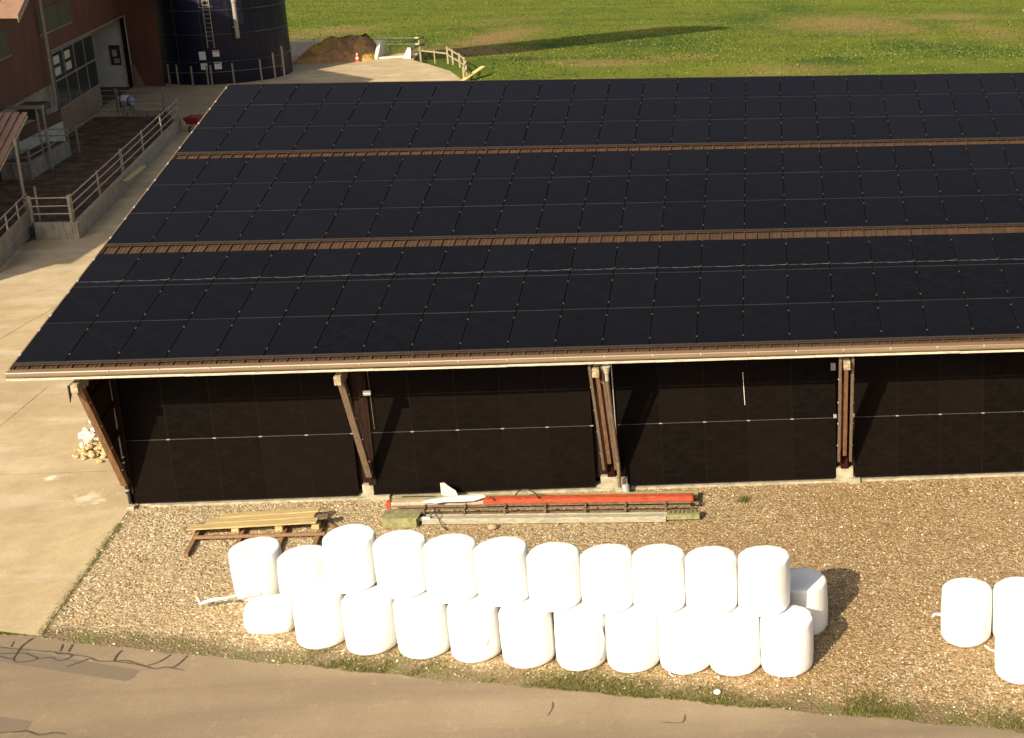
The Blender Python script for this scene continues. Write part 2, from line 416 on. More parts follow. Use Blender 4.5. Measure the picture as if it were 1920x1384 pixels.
# ------------------------------------------------------------------ light
SD = Vector((.53, 1, -.73)).normalized()          # direction the sunlight travels
sun = bpy.data.lights.new('sun', 'SUN'); so = bpy.data.objects.new('sun', sun); COL.objects.link(so)
so.location = (0, -20, 60); so.rotation_euler = SD.to_track_quat('-Z', 'Y').to_euler()
sun.energy = 4.8; sun.angle = math.radians(.53); sun.color = (1.0, .86, .62)
w = bpy.data.worlds.new('World'); S.world = w; w.use_nodes = True
sky = w.node_tree.nodes.new('ShaderNodeTexSky'); sky.sky_type = 'NISHITA'; sky.sun_disc = False
sky.sun_elevation = math.asin(-SD.z); sky.sun_rotation = math.atan2(-SD.x, -SD.y)
bg = w.node_tree.nodes['Background']; hs = w.node_tree.nodes.new('ShaderNodeHueSaturation'); hs.inputs['Saturation'].default_value = .6; w.node_tree.links.new(sky.outputs[0], hs.inputs['Color']); w.node_tree.links.new(hs.outputs[0], bg.inputs[0]); bg.inputs[1].default_value = .095
sky.dust_density = 5.0; sky.ozone_density = .4; sky.air_density = .8
S.view_settings.view_transform = 'Standard'; S.view_settings.look = 'None'; S.view_settings.exposure = .58; S.view_settings.gamma = 1
S.render.engine = 'CYCLES'

# ------------------------------------------------------------------ setting
def fz(y):                                           # the land falls away gently behind the farm
    return 0 if y < 75 else (-.10 * (y - 75) if y < 93 else -1.8 - .075 * (y - 93))
o = MB()
ys = [-60, -20, 20, 60, 75, 79, 84, 88, 93, 100, 115, 135, 160, 200, 260, 400, 700]
xs = [-500, -120, -60, -30, 0, 30, 60, 120, 500]
vs = [(x, y, fz(y) - .05) for y in ys for x in xs]
n = len(xs); o.add(vs, [(j*n+i, j*n+i+1, (j+1)*n+i+1, (j+1)*n+i) for j in range(len(ys)-1) for i in range(n-1)])
tag(o.build('field', M['field']), kind='structure')

road_edge = [(-60, 8.6), (-20, -1.3), (-8, -4.3), (-1.14, -6.04), (-.35, -6.28), (.61, -6.54), (2.22, -7.03), (4.07, -7.52), (5.27, -7.82), (7.06, -8.28), (9.38, -8.88),
             (11.65, -9.42), (13.86, -9.96), (17.09, -10.74), (19.18, -11.22), (21.83, -11.91), (30, -14.1), (60, -22)]
def ylin(x):
    for (a, b) in zip(road_edge[:-1], road_edge[1:]):
        if a[0] <= x <= b[0]: return a[1] + (b[1]-a[1]) * (x-a[0]) / (b[0]-a[0])
    return -20
# gravel strip in front of the barn
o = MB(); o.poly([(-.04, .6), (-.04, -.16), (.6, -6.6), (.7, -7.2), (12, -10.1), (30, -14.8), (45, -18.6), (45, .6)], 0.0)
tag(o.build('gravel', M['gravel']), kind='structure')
# road with a slightly ragged edge
o = MB(); top = []
x = -60
while x < 60:
    fine = .08 if -3 < x < 27 else 2
    j = random.uniform(-.035, .035) + .04*math.sin(x*3.1) if -3 < x < 27 else 0
    top.append((x, ylin(x) + j)); x += fine
pts = top + [(60, -60), (-60, -60)]
for a, b in zip(top[:-1], top[1:]):
    o.add([(a[0], a[1], .008), (b[0], b[1], .008), (b[0], -60, .008), (a[0], -60, .008)], [(0, 1, 2, 3)])
road = tag(o.build('road', M['road']), kind='structure')
# concrete yard, west and north of the barn
o = MB()
o.poly([(-60, 8.8), (-20, -1.2), (-8, -4.2), (-1.14, -5.98), (.6, -6.49), (-.04, -.16), (-.04, .3), (-.04, 46), (-.5, 46), (-4.5, 66.5), (-4.9, 68.5), (-6.3, 72.0), (-8.3, 75.0), (-10.2, 77.6), (-10.6, 81.3), (-27, 80.8), (-60, 80)], .012)
yard = tag(o.build('concrete_yard', M['yard']), kind='structure')

def ribbon(pts, w, z):
    o = MB()
    for i, (a, b) in enumerate(zip(pts[:-1], pts[1:])):
        a = Vector((*a, 0)); b = Vector((*b, 0)); d = (b-a).normalized(); p = Vector((-d.y, d.x, 0))
        w0 = w * random.uniform(.6, 1.15); w1 = w * random.uniform(.6, 1.15)
        a2 = a - d * w * .3; b2 = b + d * w * .3
        vs = [a2 + p*w0, a2 - p*w0, b2 - p*w1, b2 + p*w1]
        zz = z + (i % 5) * .0006
        o.add([(v.x, v.y, zz) for v in vs], [(0, 1, 2, 3)])
    return o
def smoothpts(pts, k=4):
    out = []
    for i in range(len(pts)-1):
        p0 = pts[max(i-1, 0)]; p1 = pts[i]; p2 = pts[i+1]; p3 = pts[min(i+2, len(pts)-1)]
        for j in range(k):
            t = j / k
            out.append(tuple(.5*((2*p1[a]) + (-p0[a]+p2[a])*t + (2*p0[a]-5*p1[a]+4*p2[a]-p3[a])*t*t + (-p0[a]+3*p1[a]-3*p2[a]+p3[a])*t**3) for a in (0, 1)))
    return out + [pts[-1]]
TAR = [
 [(-1.2,-6.5),(-.6,-6.75),(-0.06,-6.89),(0.21,-6.97),(0.6,-7.06),(0.93,-7.14),(1.17,-7.19),(1.43,-7.27),(1.77,-7.38),(2.04,-7.48),(2.28,-7.64),(2.6,-7.68),(2.89,-7.68),(3.16,-7.82),(3.39,-7.95),(3.6,-8.05),(3.84,-8.01),(4.01,-8.08),(4.24,-8.15)],
 [(-.7,-7.1),(0.08,-7.18),(0.54,-7.19),(0.8,-7.32),(0.97,-7.45),(0.82,-7.54),(0.6,-7.55),(0.47,-7.43),(0.44,-7.21),(0.4,-6.87),(0.49,-6.57)],
 [(-.5,-7.1),(0.14,-7.3),(0.35,-7.4),(0.49,-7.43)],
 [(0.97,-7.45),(1.24,-7.42),(1.41,-7.54),(1.56,-7.55),(1.65,-7.39),(1.53,-7.3),(1.33,-7.29),(1.21,-7.19)],
 [(1.32,-7.17),(1.25,-6.89)], [(1.5,-7.22),(1.46,-6.93)], [(1.73,-7.82),(1.9,-7.69),(2.06,-7.54)],
 [(2.64,-7.7),(2.6,-7.45),(2.63,-7.26)], [(2.64,-7.7),(2.9,-7.77),(3.23,-7.89),(3.5,-8.01)],
 [(3.41,-7.92),(3.61,-7.78),(3.74,-7.52)], [(3.97,-8.05),(4.05,-7.9),(4.11,-7.6)],
 [(1.0,-10.16),(1.51,-10.17),(1.89,-10.17),(1.96,-10.14),(2.17,-10.25),(2.32,-10.31),(2.56,-10.26),(2.78,-10.32)],
 [(0.18,-6.91),(0.13,-6.68)], [(12.09,-10.45),(12.14,-10.2),(12.11,-10.0)], [(14.33,-10.89),(14.75,-10.94),(14.8,-10.69)]]
for i, pts in enumerate(TAR):
    ribbon(smoothpts(pts), .0165 if i < 12 else .011, .0205 + i*.0035 if False else .021 + (i % 3)*.0035).build('tar_seam', M['tar'], road)
for pts, z in (([(-.9,-7.25),(0.24,-7.5),(3.19,-8.48),(3.30,-8.38),(3.32,-8.08),(0.67,-7.13),(-.9,-6.62)], .0125), ([(-.5,-9.3),(0.99,-9.51),(1.95,-9.8),(1.96,-10.17),(1.26,-10.08),(-.5,-10.0)], .0125)):
    MB().poly(pts, z).build('asphalt_patch', M['patch'], road)
# joints and cracks of the yard slabs
M['joint'] = simple('dirt_filled_joint', (.20, .14, .075), .95, .3, 4)
for pts in ([(-10.4,12),(-9.97,13.94),(-9.85,15.6),(-9.7,16.9),(-9.5,19.4)], [(-6.4,-4.5),(-6.1,3),(-6.2,9)], [(-13,2),(-6,2.25),(-.8,2.3)],
            [(-20.4,65.8),(-18.5,57),(-17.2,51),(-13,36)], [(-14.5,67.5),(-11.0,70.5),(-8.2,73.5)], [(-13,16.3),(-1,16.6)]):
    ribbon(smoothpts(pts, 8), .009, .017).build('slab_joint', M['joint'], yard)

# ---- loose pebbles lying on the gravel and road edge
t_ = (1+5**.5)/2
ico = np.array([(-1,t_,0),(1,t_,0),(-1,-t_,0),(1,-t_,0),(0,-1,t_),(0,1,t_),(0,-1,-t_),(0,1,-t_),(t_,0,-1),(t_,0,1),(-t_,0,-1),(-t_,0,1)])/1.9
icf = np.array([(0,11,5),(0,5,1),(0,1,7),(0,7,10),(0,10,11),(1,5,9),(5,11,4),(11,10,2),(10,7,6),(7,1,8),(3,9,4),(3,4,2),(3,2,6),(3,6,8),(3,8,9),(4,9,5),(2,4,11),(6,2,10),(8,6,7),(9,8,1)])
def pebbles(pts, rmin, rmax, z0):
    n = len(pts); r = rng.uniform(0, 1, n)**2.2*(rmax-rmin)+rmin
    sc = rng.uniform(.65, 1.25, (n, 1, 3))*r[:, None, None]; sc[:, :, 2] *= .7
    V = ico[None]*sc*rng.uniform(.85, 1.12, (n, 12, 1))
    a = rng.uniform(0, 6.28, n); c, s_ = np.cos(a), np.sin(a)
    X = V[:, :, 0]*c[:, None]-V[:, :, 1]*s_[:, None]; Y = V[:, :, 0]*s_[:, None]+V[:, :, 1]*c[:, None]
    V = np.stack([X+pts[:, 0:1], Y+pts[:, 1:2], V[:, :, 2]+z0+r[:, None]*.2], -1)
    F = icf[None]+np.arange(n)[:, None, None]*12
    return V.reshape(-1, 3), F.reshape(-1, 3)
N = 24000
X = rng.uniform(-.02, 27, N); Y = rng.uniform(-13.2, .1, N)
ye = np.array([ylin(x) for x in X]); keep = (Y > ye-.02-rng.exponential(.03, N)) & ((Y > ye+.35) | (rng.uniform(0, 1, N) < np.where(X > 7, .25, .7))) & (X > -.04+(-.16-Y)*.1+.03)
P = np.stack([X, Y], 1)[keep]
V, F = pebbles(P, .014, .034, .004)
o = npmesh('pebbles', V, F, [M['pebble']]); tag(o, 'loose tan and grey pebbles strewn over the gravel strip', 'pebbles', kind='stuff')

# ---- grass
def tufts(P, zf, hmin, hmax, nb, mat, name, wid=.12):
    n = len(P); V = np.zeros((n, nb, 3, 3)); 
    base = np.stack([P[:, 0], P[:, 1], zf], 1)
    h = rng.uniform(hmin, hmax, (n, nb)); a = rng.uniform(0, 6.28, (n, nb)); lean = rng.uniform(.3, 1.1, (n, nb))*h
    off = rng.normal(0, 1, (n, nb, 2))*hmax*.45
    b = base[:, None, :].repeat(nb, 1).copy(); b[..., :2] += off
    wv = np.stack([-np.sin(a), np.cos(a), np.zeros_like(a)], -1)*(h*wid)[..., None]
    V[:, :, 0] = b-wv; V[:, :, 1] = b+wv
    V[:, :, 2] = b+np.stack([np.cos(a)*lean, np.sin(a)*lean, h], -1)
    V = V.reshape(-1, 3); F = np.arange(len(V)).reshape(-1, 3)
    return npmesh(name, V, F, [mat])
def vnoise(x, y, s, seed=0):
    return (np.sin(x*s*1.3+seed)+np.sin(y*s*1.7+seed*2+x*s*.6)+np.sin((x+y)*s*.9+seed*3+1)+np.sin((x*.7-y*1.2)*s*2.1+seed))/4
N = 26000
X = rng.uniform(-.3, 26, N); dd = rng.exponential(.28, N)
Y = np.array([ylin(x) for x in X])+.03+dd
dens = vnoise(X, Y*0, 1.1, 2)+.55*vnoise(X, Y, 3.3, 5)+.25*(X > 6)-.45*(X < 4)
for (a, b, k) in ((8.3, 10.8, .5), (11.4, 14, .45), (18, 19.3, .7), (20, 23, .4), (1.2, 2.8, .5)): dens += k*((X > a) & (X < b))
dens -= .35*(X < 9)
keep = (dens+rng.normal(0, .3, N) > .62)
P = np.stack([X, Y], 1)[keep]
o = tufts(P, np.zeros(len(P)), .012, .05, 5, M['blade'], 'verge_grass', .22)
tag(o, 'short olive weeds and grass along the road edge', 'grass', kind='stuff')
X = rng.normal(18.55, .22, 260); Y = np.array([ylin(x) for x in X])+.18+np.abs(rng.normal(.05, .30, 260))*np.exp(-((X-18.5)/.3)**2)
o2 = tufts(np.stack([X, Y], 1), np.zeros(260), .03, .10, 5, M['blade'], 'grass_clump', .12)
tag(o2, 'taller green grass clump on the verge below the right gravel', 'grass', kind='stuff')
X = rng.normal(-.02, .06, 900); Y = rng.uniform(-6.5, -1, 900); X = X+.6*(-.16-Y)/6.4
o3 = tufts(np.stack([X, Y], 1), np.zeros(900), .015, .05, 4, M['blade'], 'edge_weeds', .16)
tag(o3, 'sparse weeds in the joint between concrete and gravel', 'weeds', kind='stuff')
X = rng.normal(15.85, .05, 40); Y = rng.normal(-1.0, .04, 40)
o4 = tufts(np.stack([X, Y], 1), np.zeros(40), .06, .14, 5, M['blade'], 'weed_plant', .1)
tag(o4, 'small dark green weed alone in the gravel right of the red beam', 'weed')
N = 110000
yy = 62+rng.uniform(0, 1, N)**.9*170; xx = 16.8+(yy+36)*rng.uniform(-.40, .33, N)
m = ~((xx < -4.3+(68-yy)*.02) & (yy < 83)) 
m2 = (yy > 66) | (xx > 0)
soilk = np.zeros(N)
for (a_, b_, rx, ry, k_) in SOIL: soilk = np.maximum(soilk, k_*np.exp(-((xx-a_)/rx)**2-((yy-b_)/ry)**2))
ok = m & m2 & (rng.uniform(0, 1, N) < (.55+.35*vnoise(xx, yy, .35, 3))*(1-.9*soilk))
P = np.stack([xx, yy], 1)[ok]
o = tufts(P, np.array([fz(q) for q in P[:, 1]])-.05, .05, .13, 3, M['fieldblade'], 'field_grass', .5)
tag(o, 'lush green clover and grass growing on the sloping field', 'grass', kind='stuff')

# ------------------------------------------------------------------ the barn with the solar roof
a = math.radians(13.75562); ca, sa = math.cos(a), math.sin(a)
E0 = Vector((-1.3215, -1.8732, 4.7231)); SV = Vector((0, ca, sa)); NV = Vector((0, -sa, ca))
PW, PL, GAP = 1.127, 1.722, .02; G1, G2 = .5431, .4494
L = PL+GAP; PX = 1.154
def rp(x, s, n=0): return Vector((x, E0.y, E0.z))+SV*s+NV*n
XR0, XR1 = -1.40, 31.35; SR0, SR1 = -.13, 9*L+G1+G2+.16
barn = thing('barn', (0, 0, 0), 'long low barn with brown metal roof and open timber eave braces facing the gravel', 'barn')
o = MB()
def slab(o, x0, x1, s0, s1, n0, n1, mi=0, back=False):
    vs = []
    for x in (x0, x1):
        for s in (s0, s1):
            for n in (n0, n1):
                p = rp(x, s, n)
                if back: p.y = 2*YR-p.y
                vs.append(p)
    o.add(vs, [(0,1,3,2),(4,6,7,5),(0,4,5,1),(2,3,7,6),(0,2,6,4),(1,5,7,3)], mi)
YR = rp(0, SR1, -.12).y
RB = -.125
slab(o, XR0, XR1, SR0, SR1, RB-.05, RB)
k = 0; x = XR0+.05
while x < XR1:
    w_ = .022
    vs = [rp(x-w_*1.5, SR0, RB), rp(x+w_*1.5, SR0, RB), rp(x+w_*.6, SR0, RB+.045), rp(x-w_*.6, SR0, RB+.045),
          rp(x-w_*1.5, SR1-.1, RB), rp(x+w_*1.5, SR1-.1, RB), rp(x+w_*.6, SR1-.1, RB+.045), rp(x-w_*.6, SR1-.1, RB+.045)]
    o.add(vs, [(0,1,2,3),(4,7,6,5),(1,5,6,2),(2,6,7,3),(0,3,7,4)])
    for q in (.11, .22):
        vs = [rp(x+q-.008, SR0, RB+.001), rp(x+q+.008, SR0, RB+.001), rp(x+q, SR0, RB+.010), rp(x+q-.008, SR1-.1, RB+.001), rp(x+q+.008, SR1-.1, RB+.001), rp(x+q, SR1-.1, RB+.010)]
        o.add(vs, [(0,1,2),(3,5,4),(1,4,5,2),(0,2,5,3)])
    x += .3333
slab(o, XR0, XR1, SR0, SR1, RB-.05, RB, back=True)
o.build('roof', M['roof'], barn)
o = MB()
for bk in (False, True): slab(o, XR0-.02, XR1+.02, SR1-.16, SR1+.005, RB+.048, RB+.062, back=bk)
o.build('ridge_cap', M['roof'], barn)
for x0, x1 in ((XR0-.035, XR0-.003), (XR1+.003, XR1+.035)):
    o = MB(); slab(o, x0, x1, SR0, SR1, RB-.14, RB+.05); slab(o, x0, x1, SR0, SR1, RB-.14, RB+.05, back=True); o.build('verge_trim', M['gutter'], barn)
# gutter: pale top flashing, round brown trough, pale fascia strip under it
gy = rp(0, SR0, RB).y; gz = rp(0, SR0, RB).z
o = MB(); prof = [(gy-.02, gz+.005), (gy-.16, gz-.0), (gy-.175, gz-.03)]
arc = [(gy-.085+.092*math.cos(t), gz-.092+.075*math.sin(t)) for t in [PI-.2+i*(PI*.55)/8 for i in range(9)]]
prof = [(gy+.02, gz+.004), (gy-.165, gz-.012), (gy-.178, gz-.035), (gy-.174, gz-.05)]+arc[1:]+[(gy+.02, gz-.167)]
o.extr(prof, XR0-.05, XR1+.05); g = o.build('gutter', M['gutter'], barn)
x = .9
while x < 31:
    b = MB().box((x, gy-.18, gz-.03), (.03, .016, .05)).build('gutter_clip', M['fascia'], g); x += 1.17
for x in (4.1, 9.7, 15.2, 20.8, 26.2):
    pass
o = MB()
x = XR0-.06
while x < XR1:
    x2 = min(x+random.uniform(2.5, 5), XR1+.03); dz = random.uniform(-.006, .006)
    o.span((x, gy-.165, gz-.225+dz), (x2-.004, gy-.13, gz-.172+dz)); x = x2
o.build('fascia', M['fascia'], barn, bevel=.004)
o = MB()
slab(o, XR0+.03, XR1-.03, SR0+.05, SR1-.3, RB-.085, RB-.058)
o.build('soffit', M['darkwood'], barn)
# walls
BX0, BX1, BY1 = .0, 30.6, 2*YR
o = MB(); o.span((BX0, .10, .30), (BX1, .22, 5.02)); o.build('front_wall', M['darkwood'], barn)
o = MB(); o.span((BX0, BY1-.2, .1), (BX1, BY1-.1, 5.02)); o.build('rear_wall', M['redwood'], barn)
for x in (BX0, BX1-.1):
    o = MB(); vs = []
    for xx in (x, x+.1):
        vs += [(xx, .225, .1), (xx, BY1-.205, .1), (xx, BY1-.205, 4.95), (xx, YR, 8.40), (xx, .225, 4.95)]
    o.add(vs, [(0,1,2,3,4), (9,8,7,6,5), (0,5,6,1), (1,6,7,2), (2,7,8,3), (3,8,9,4), (4,9,5,0)]); o.build('gable_wall', M['redwood'], barn)
o = MB(); o.span((-.02, .0, -.1), (BX1, .30, .125)); o.span((.45, -.10, -.1), (BX1, -.002, .055)); o.build('plinth', M['padconcrete'], barn, bevel=.01)
BXS = [0.0, 6.15, 12.34, 18.54, 24.70, 30.5]
for i, x in enumerate(BXS):
    o = MB(); o.span((x-.29 if i else x-.06, -.055, -.05), (x+.24 if i else x+.14, .095, .40 if i else .10))
    if i: o.span((x+.10, -.20, -.05), (x+.42, -.06, .12 if i != 2 else .38))
    o.build('concrete_pad', M['padconcrete'], barn, bevel=.012)
    p = MB(); p.span((x-.10, -.10, .405), (x+.10, .098, 4.7)); p = p.build('post', M['redwood'] if i > 1 else M['darkwood'], barn)
    br = MB(); br.beam((x, -1.74, 4.12), (x, -.24, .90), .16, .10, up=(1, 0, 0)) if i > 1 else br.beam((x, -1.84, 4.20), (x-.02, -.20, .74), .16, .17, up=(0, 1, 0))
    br = br.build('brace', M['timber'] if i != 1 else M['sidebeam'], barn, bevel=.008)
    for sx in ((-.155, .155) if i > 1 else ()):
        q = MB(); q.beam((x+sx, -1.86, 4.22), (x+sx, -.22, .72), .07, .17, up=(0, 1, 0)); q.build('side_plank', M['sidebeam'], br, bevel=.006)
    for t in (.2, .42, .63, .85):
        for sx in ((-.195, .195) if i > 1 else (.085,)):
            bb = MB(); c = Vector((x+sx, -1.86+1.64*t, 4.22-3.5*t)); bb.cyl(c-Vector((.012, 0, 0)), c+Vector((.012, 0, 0)), .022, 8); bb.build('bolt', M['alu'], br)
    e = MB(); e.span((x-.085, -2.03, 3.95), (x+.085, -1.45, 4.18)); e = e.build('beam_end', M['beamend'], barn, bevel=.012)
    tb = MB(); tb.span((x-.08, -1.44, 4.02), (x+.08, .09, 4.20)); tb.build('tie_beam', M['timber'], barn)
o = MB(); o.span((-1.3, -1.62, 4.22), (31, -1.44, 4.40)); o.build('eave_purlin', M['darkwood'], barn)
# lattice of boards on the gable side under the eave
o = MB(); tri = [(-.16, .95), (-.02, .95), (-.02, 4.2), (-1.68, 4.2)]
o.add([(-.07, y, z) for y, z in tri]+[(-.03, y, z) for y, z in tri], [(0,1,2,3), (7,6,5,4), (0,4,5,1), (1,5,6,2), (2,6,7,3), (3,7,4,0)]); o.build('gable_infill', M['darkwood'], barn)
for z, y0 in ((2.0, -.55), (2.75, -.95), (3.5, -1.35)):
    o = MB(); o.beam((.0, y0, z), (.0, -.04, z+.22), .05, .12); o.build('gable_board', M['redwood'], barn)
o = MB(); o.span((-1.36, -1.95, 3.86), (-.10, -1.90, 4.06)); 
# bracket plate at the corner
o = MB(); o.add([(-.14, -2.05, 4.15), (-.14, -1.75, 4.15), (-.14, -2.05, 3.72), (-.12, -2.05, 4.15), (-.12, -1.75, 4.15), (-.12, -2.05, 3.72)], [(0,1,2),(3,5,4),(0,3,4,1),(1,4,5,2),(2,5,3,0)]); o.build('bracket', M['darksteel'], barn)
# downpipes
o = MB(); o.path([(-.06, -.14, 3.95), (-.03, -.14, 1.45)], .03, 10); d = o.build('downpipe', M['pvc'], barn)
o = MB(); o.path([(-.03, -.14, 1.45), (.0, -.14, .15)], .042, 10); o.build('lower_pipe', M['blackpipe'], d)
for z in (1.45, 1.30, .52):
    o = MB(); o.cyl((-.02, -.14, z), (-.02, -.14, z+.035), .056, 12); o.build('pipe_collar', M['alu'], d)
o = MB(); o.span((-.08, -.26, -.02), (.12, -.06, .10)); o.build('pipe_foot', M['padconcrete'], barn, bevel=.03)
o = MB(); o.cyl((12.60, -1.95, 4.22), (12.60, -1.90, 4.02), .10, 12, r2=.06); o.path([(12.60, -1.90, 4.02), (12.59, -1.80, 3.80)], .05, 12)
d = o.build('downpipe', M['fascia'], barn)
o = MB(); o.path([(12.59, -1.80, 3.80), (12.58, -.42, .98), (12.58, -.40, .25)], .05, 12); o.build('sloping_pipe', M['sidebeam'], d)
o = MB(); o.cyl((12.75, -.42, .05), (12.70, -.30, .24), .10, 12, r2=.13); o.build('gully', M['pvc'], d)
for x, z0, z1 in ((12.54, 3.6, 1.3),):
    o = MB(); o.path([(x-.03, -.13, z0), (x, -.13, z1)], .014, 8); o.build('conduit', M['alu'], barn)
o = MB(); o.path([(6.33, -.13, 3.7), (6.36, -.13, 2.0)], .008, 6); o.build('conduit', M['rust'], barn)
o = MB(); o.box((6.32, -1.0, 3.13), (.17, .05, .13)); 
bx = MB(); bx.box((6.28, -.16, 3.02), (.19, .08, .13)).build('white_box', M['whitepaint'], barn, bevel=.01)
for x in (18.27,): MB().box((x, -.14, 3.35), (.13, .05, .2)).build('junction_box', M['pvc'], barn)
for x in (18.30, 18.79): MB().box((x, -.14, 1.95), (.08, .05, .09)).build('junction_box', M['pvc'], barn)
MB().box((12.29, -.14, 3.12), (.14, .05, .09)).build('junction_box', M['pvc'], barn)

# ------------------------------------------------------------------ solar arrays
def panel_mesh(name, cm):
    o = MB(); w, l, h, b = PW, PL, .035, .012
    o.span((0, 0, -h), (w, b, 0), 2); o.span((0, l-b, -h), (w, l, 0), 1)
    o.span((0, b, -h), (b, l-b, 0), 1); o.span((w-b, b, -h), (w, l-b, 0), 1)
    o.span((b, b, -h+.005), (w-b, l-b, -.0025), 0)
    ob = o.build(name, [cm, M['frame'], M['frameedge'] if cm != M['cellswall'] else M['frame']]); me = ob.data; bpy.data.objects.remove(ob); return me
pm, pmd, pmw = panel_mesh('solar_panel', M['cells']), panel_mesh('solar_panel_dusty', M['cellsdust']), panel_mesh('solar_panel_facade', M['cellswall'])
def clampmesh(s, m):
    o = MB(); o.box((0, 0, 0), s); ob = o.build('clamp', m, bevel=0); me = ob.data; bpy.data.objects.remove(ob); return me
clm = simple('grey_clamp', (.06, .058, .056), .5, .1, 5, .2)
ck = clampmesh((.035, .055, .014), clm); ckl = clampmesh((.045, .07, .03), M['alu']); ckf = clampmesh((.085, .022, .02), M['padconcrete'])
def newobj(name, me, parent, loc, rot=(0, 0, 0)):
    o = bpy.data.objects.new(name, me); COL.objects.link(o); o.parent = parent; o.location = loc; o.rotation_euler = rot; return o
NC = 28
for ai, (s0, lab) in enumerate(((0, 'lowest black solar array along the barn eave, with a pale dirt line'),
                                (3*L+G1, 'black solar array in the middle band of the barn roof between two brown strips'),
                                (6*L+G1+G2, 'black solar array along the ridge, uppermost band of the barn roof'))):
    base = rp(E0.x, s0)
    ar = thing('solar_array', base, lab, 'solar array', 'solar arrays on the barn roof')
    for r in range(3):
        for c in range(NC):
            p = Vector((c*PX, 0, 0))+SV*(r*L)+NV*random.uniform(-.002, .002)
            pn = newobj('solar_panel', pmd if (ai == 0 and r == 2) else pm, ar, p, (a+random.uniform(-.0025, .0025), random.uniform(-.002, .002), 0))
            for q in (.20, .84):
                if c == 0: newobj('clamp', ckl, pn, (-.02, PL*q+.04*(r % 2), -.004))
                newobj('clamp', ck, pn, (PW+(PX-PW)/2, PL*(1-q)+.03, .002))
    for r in range(4):
        rl = MB(); y = r*L-GAP/2
        p0 = base+SV*(r*L+(.0 if r else -.012)-.012); p1 = p0+Vector((NC*PX, 0, 0))
        rl.beam(p0-NV*.055, p1-NV*.055, .03, .03, up=NV)
        rl.build('rail', M['framelit'], ar)
    for s in (-.004,):
        rl = MB(); p0 = base-SV*.012-NV*.012; rl.beam(p0, p0+Vector((NC*PX, 0, 0)), .02, .026, up=NV); rl.build('edge_strip', M['framelit'], ar)
bays = [(0.0, 'first facade bay beside the left corner downpipe'), (6.1451, 'facade bay directly behind the left end of the conveyors'),
        (12.5548, 'facade bay with a thin white upright stick in its middle'), (18.818, 'facade bay beyond the rightmost visible brace'), (24.98, None)]
for bi, (bx, lab) in enumerate(bays):
    if lab is None: continue
    x0 = bx+.02 if bi else .2
    x0 = [.0+.14-.14, 6.1451, 12.5548, 18.818][bi]
    ar = thing('facade_solar_array', (x0, -.06, .14), 'black wall solar array, '+lab, 'solar array', 'solar arrays on the barn front')
    for r in range(2):
        for c in range(5):
            pn = newobj('solar_panel', pmw, ar, (c*PX, 0, r*L), (PI/2+random.uniform(-.002, .002), 0, random.uniform(-.0015, .0015)))
            pn.scale = (1.018, 1, 1)
            if r == 0: newobj('clamp', ckf, pn, (PW-.0, PL+GAP/2, .008))
    rl = MB(); rl.span((x0, -.070, .14+L-GAP+.006), (x0+5*PX-(PX-PW), -.062, .14+L-.006)); rl.build('rail', M['sill'], ar)
    rl = MB(); rl.span((x0, -.082, .115), (x0+5*PX-(PX-PW), -.03, .137)); rl.build('edge_strip', M['frame'], ar)
    for z in (.8, 2.6):
        rl = MB(); rl.span((x0+.05, -.02, z), (x0+5.6, .095, z+.04)); rl.build('rail', M['frame'], ar)
o = MB(); o.cyl((15.90, -.10, 3.25), (15.93, -.12, 2.34), .008, 8); tag(o.build('stick', M['whitepaint'], loc=(15.9, -.1, 2.34)), 'thin white rod hanging upright on the third black wall array', 'rod')

# ------------------------------------------------------------------ wrapped bales
def bale_mesh(name, R_=.55, Hh=1.155, seed=0, squash=1):
    rr = np.random.default_rng(seed); nseg = 48
    rc = .11; rt_ = .055; prof = [(0, 0)]
    prof += [(R_*.5, .0), (R_-rc, 0)]
    for i in range(1, 6):
        t = PI/2*i/5; prof.append((R_-rc+rc*math.sin(t), rc-rc*math.cos(t)))
    for i in range(1, 8): prof.append((R_+.010*math.sin(PI*i/8), rc+(Hh-rc-rt_)*i/8))
    for i in range(0, 6):
        t = PI/2*i/5; prof.append((R_-rt_+rt_*math.cos(t), Hh-rt_+rt_*math.sin(t)))
    prof += [(R_*.7, Hh+.008), (R_*.35, Hh+.004), (0, Hh)]
    ph = rr.uniform(0, 6.28, 6); V = []; F = []
    lx, ly = rr.uniform(-.03, .03, 2)
    for j, (r, z) in enumerate(prof):
        for i in range(nseg):
            t = 2*PI*i/nseg
            k = 1+.010*math.sin(2*t+ph[0])+.008*math.sin(3*t+ph[1]+z)+.006*math.sin(5*t+ph[2]+2.3*z)+.004*math.sin(9*t+ph[3]+4*z)
            # creases where the film folds over the top edge
            cr = .022*max(0, math.sin(13*t+ph[4]))**2*max(0, 1-abs(z-Hh+.05)/.22)*(1 if math.sin(t+ph[5]) > .1 else .2)
            zz = z*squash+.012*math.sin(2*t+ph[2])*(r/R_)*(z/Hh)
            V.append(((r*k-cr)*math.cos(t)+lx*z, (r*k-cr)*math.sin(t)+ly*z, max(zz, 0)))
    for j in range(len(prof)-1):
        for i in range(nseg): F.append((j*nseg+i, j*nseg+(i+1) % nseg, (j+1)*nseg+(i+1) % nseg, (j+1)*nseg+i))
    o = npmesh(name, np.array(V), np.array(F), [M['bale']], smooth=True); me = o.data; bpy.data.objects.remove(o); return me
BM = [bale_mesh('bale_wrap', seed=i) for i in range(6)]
nb = [0]
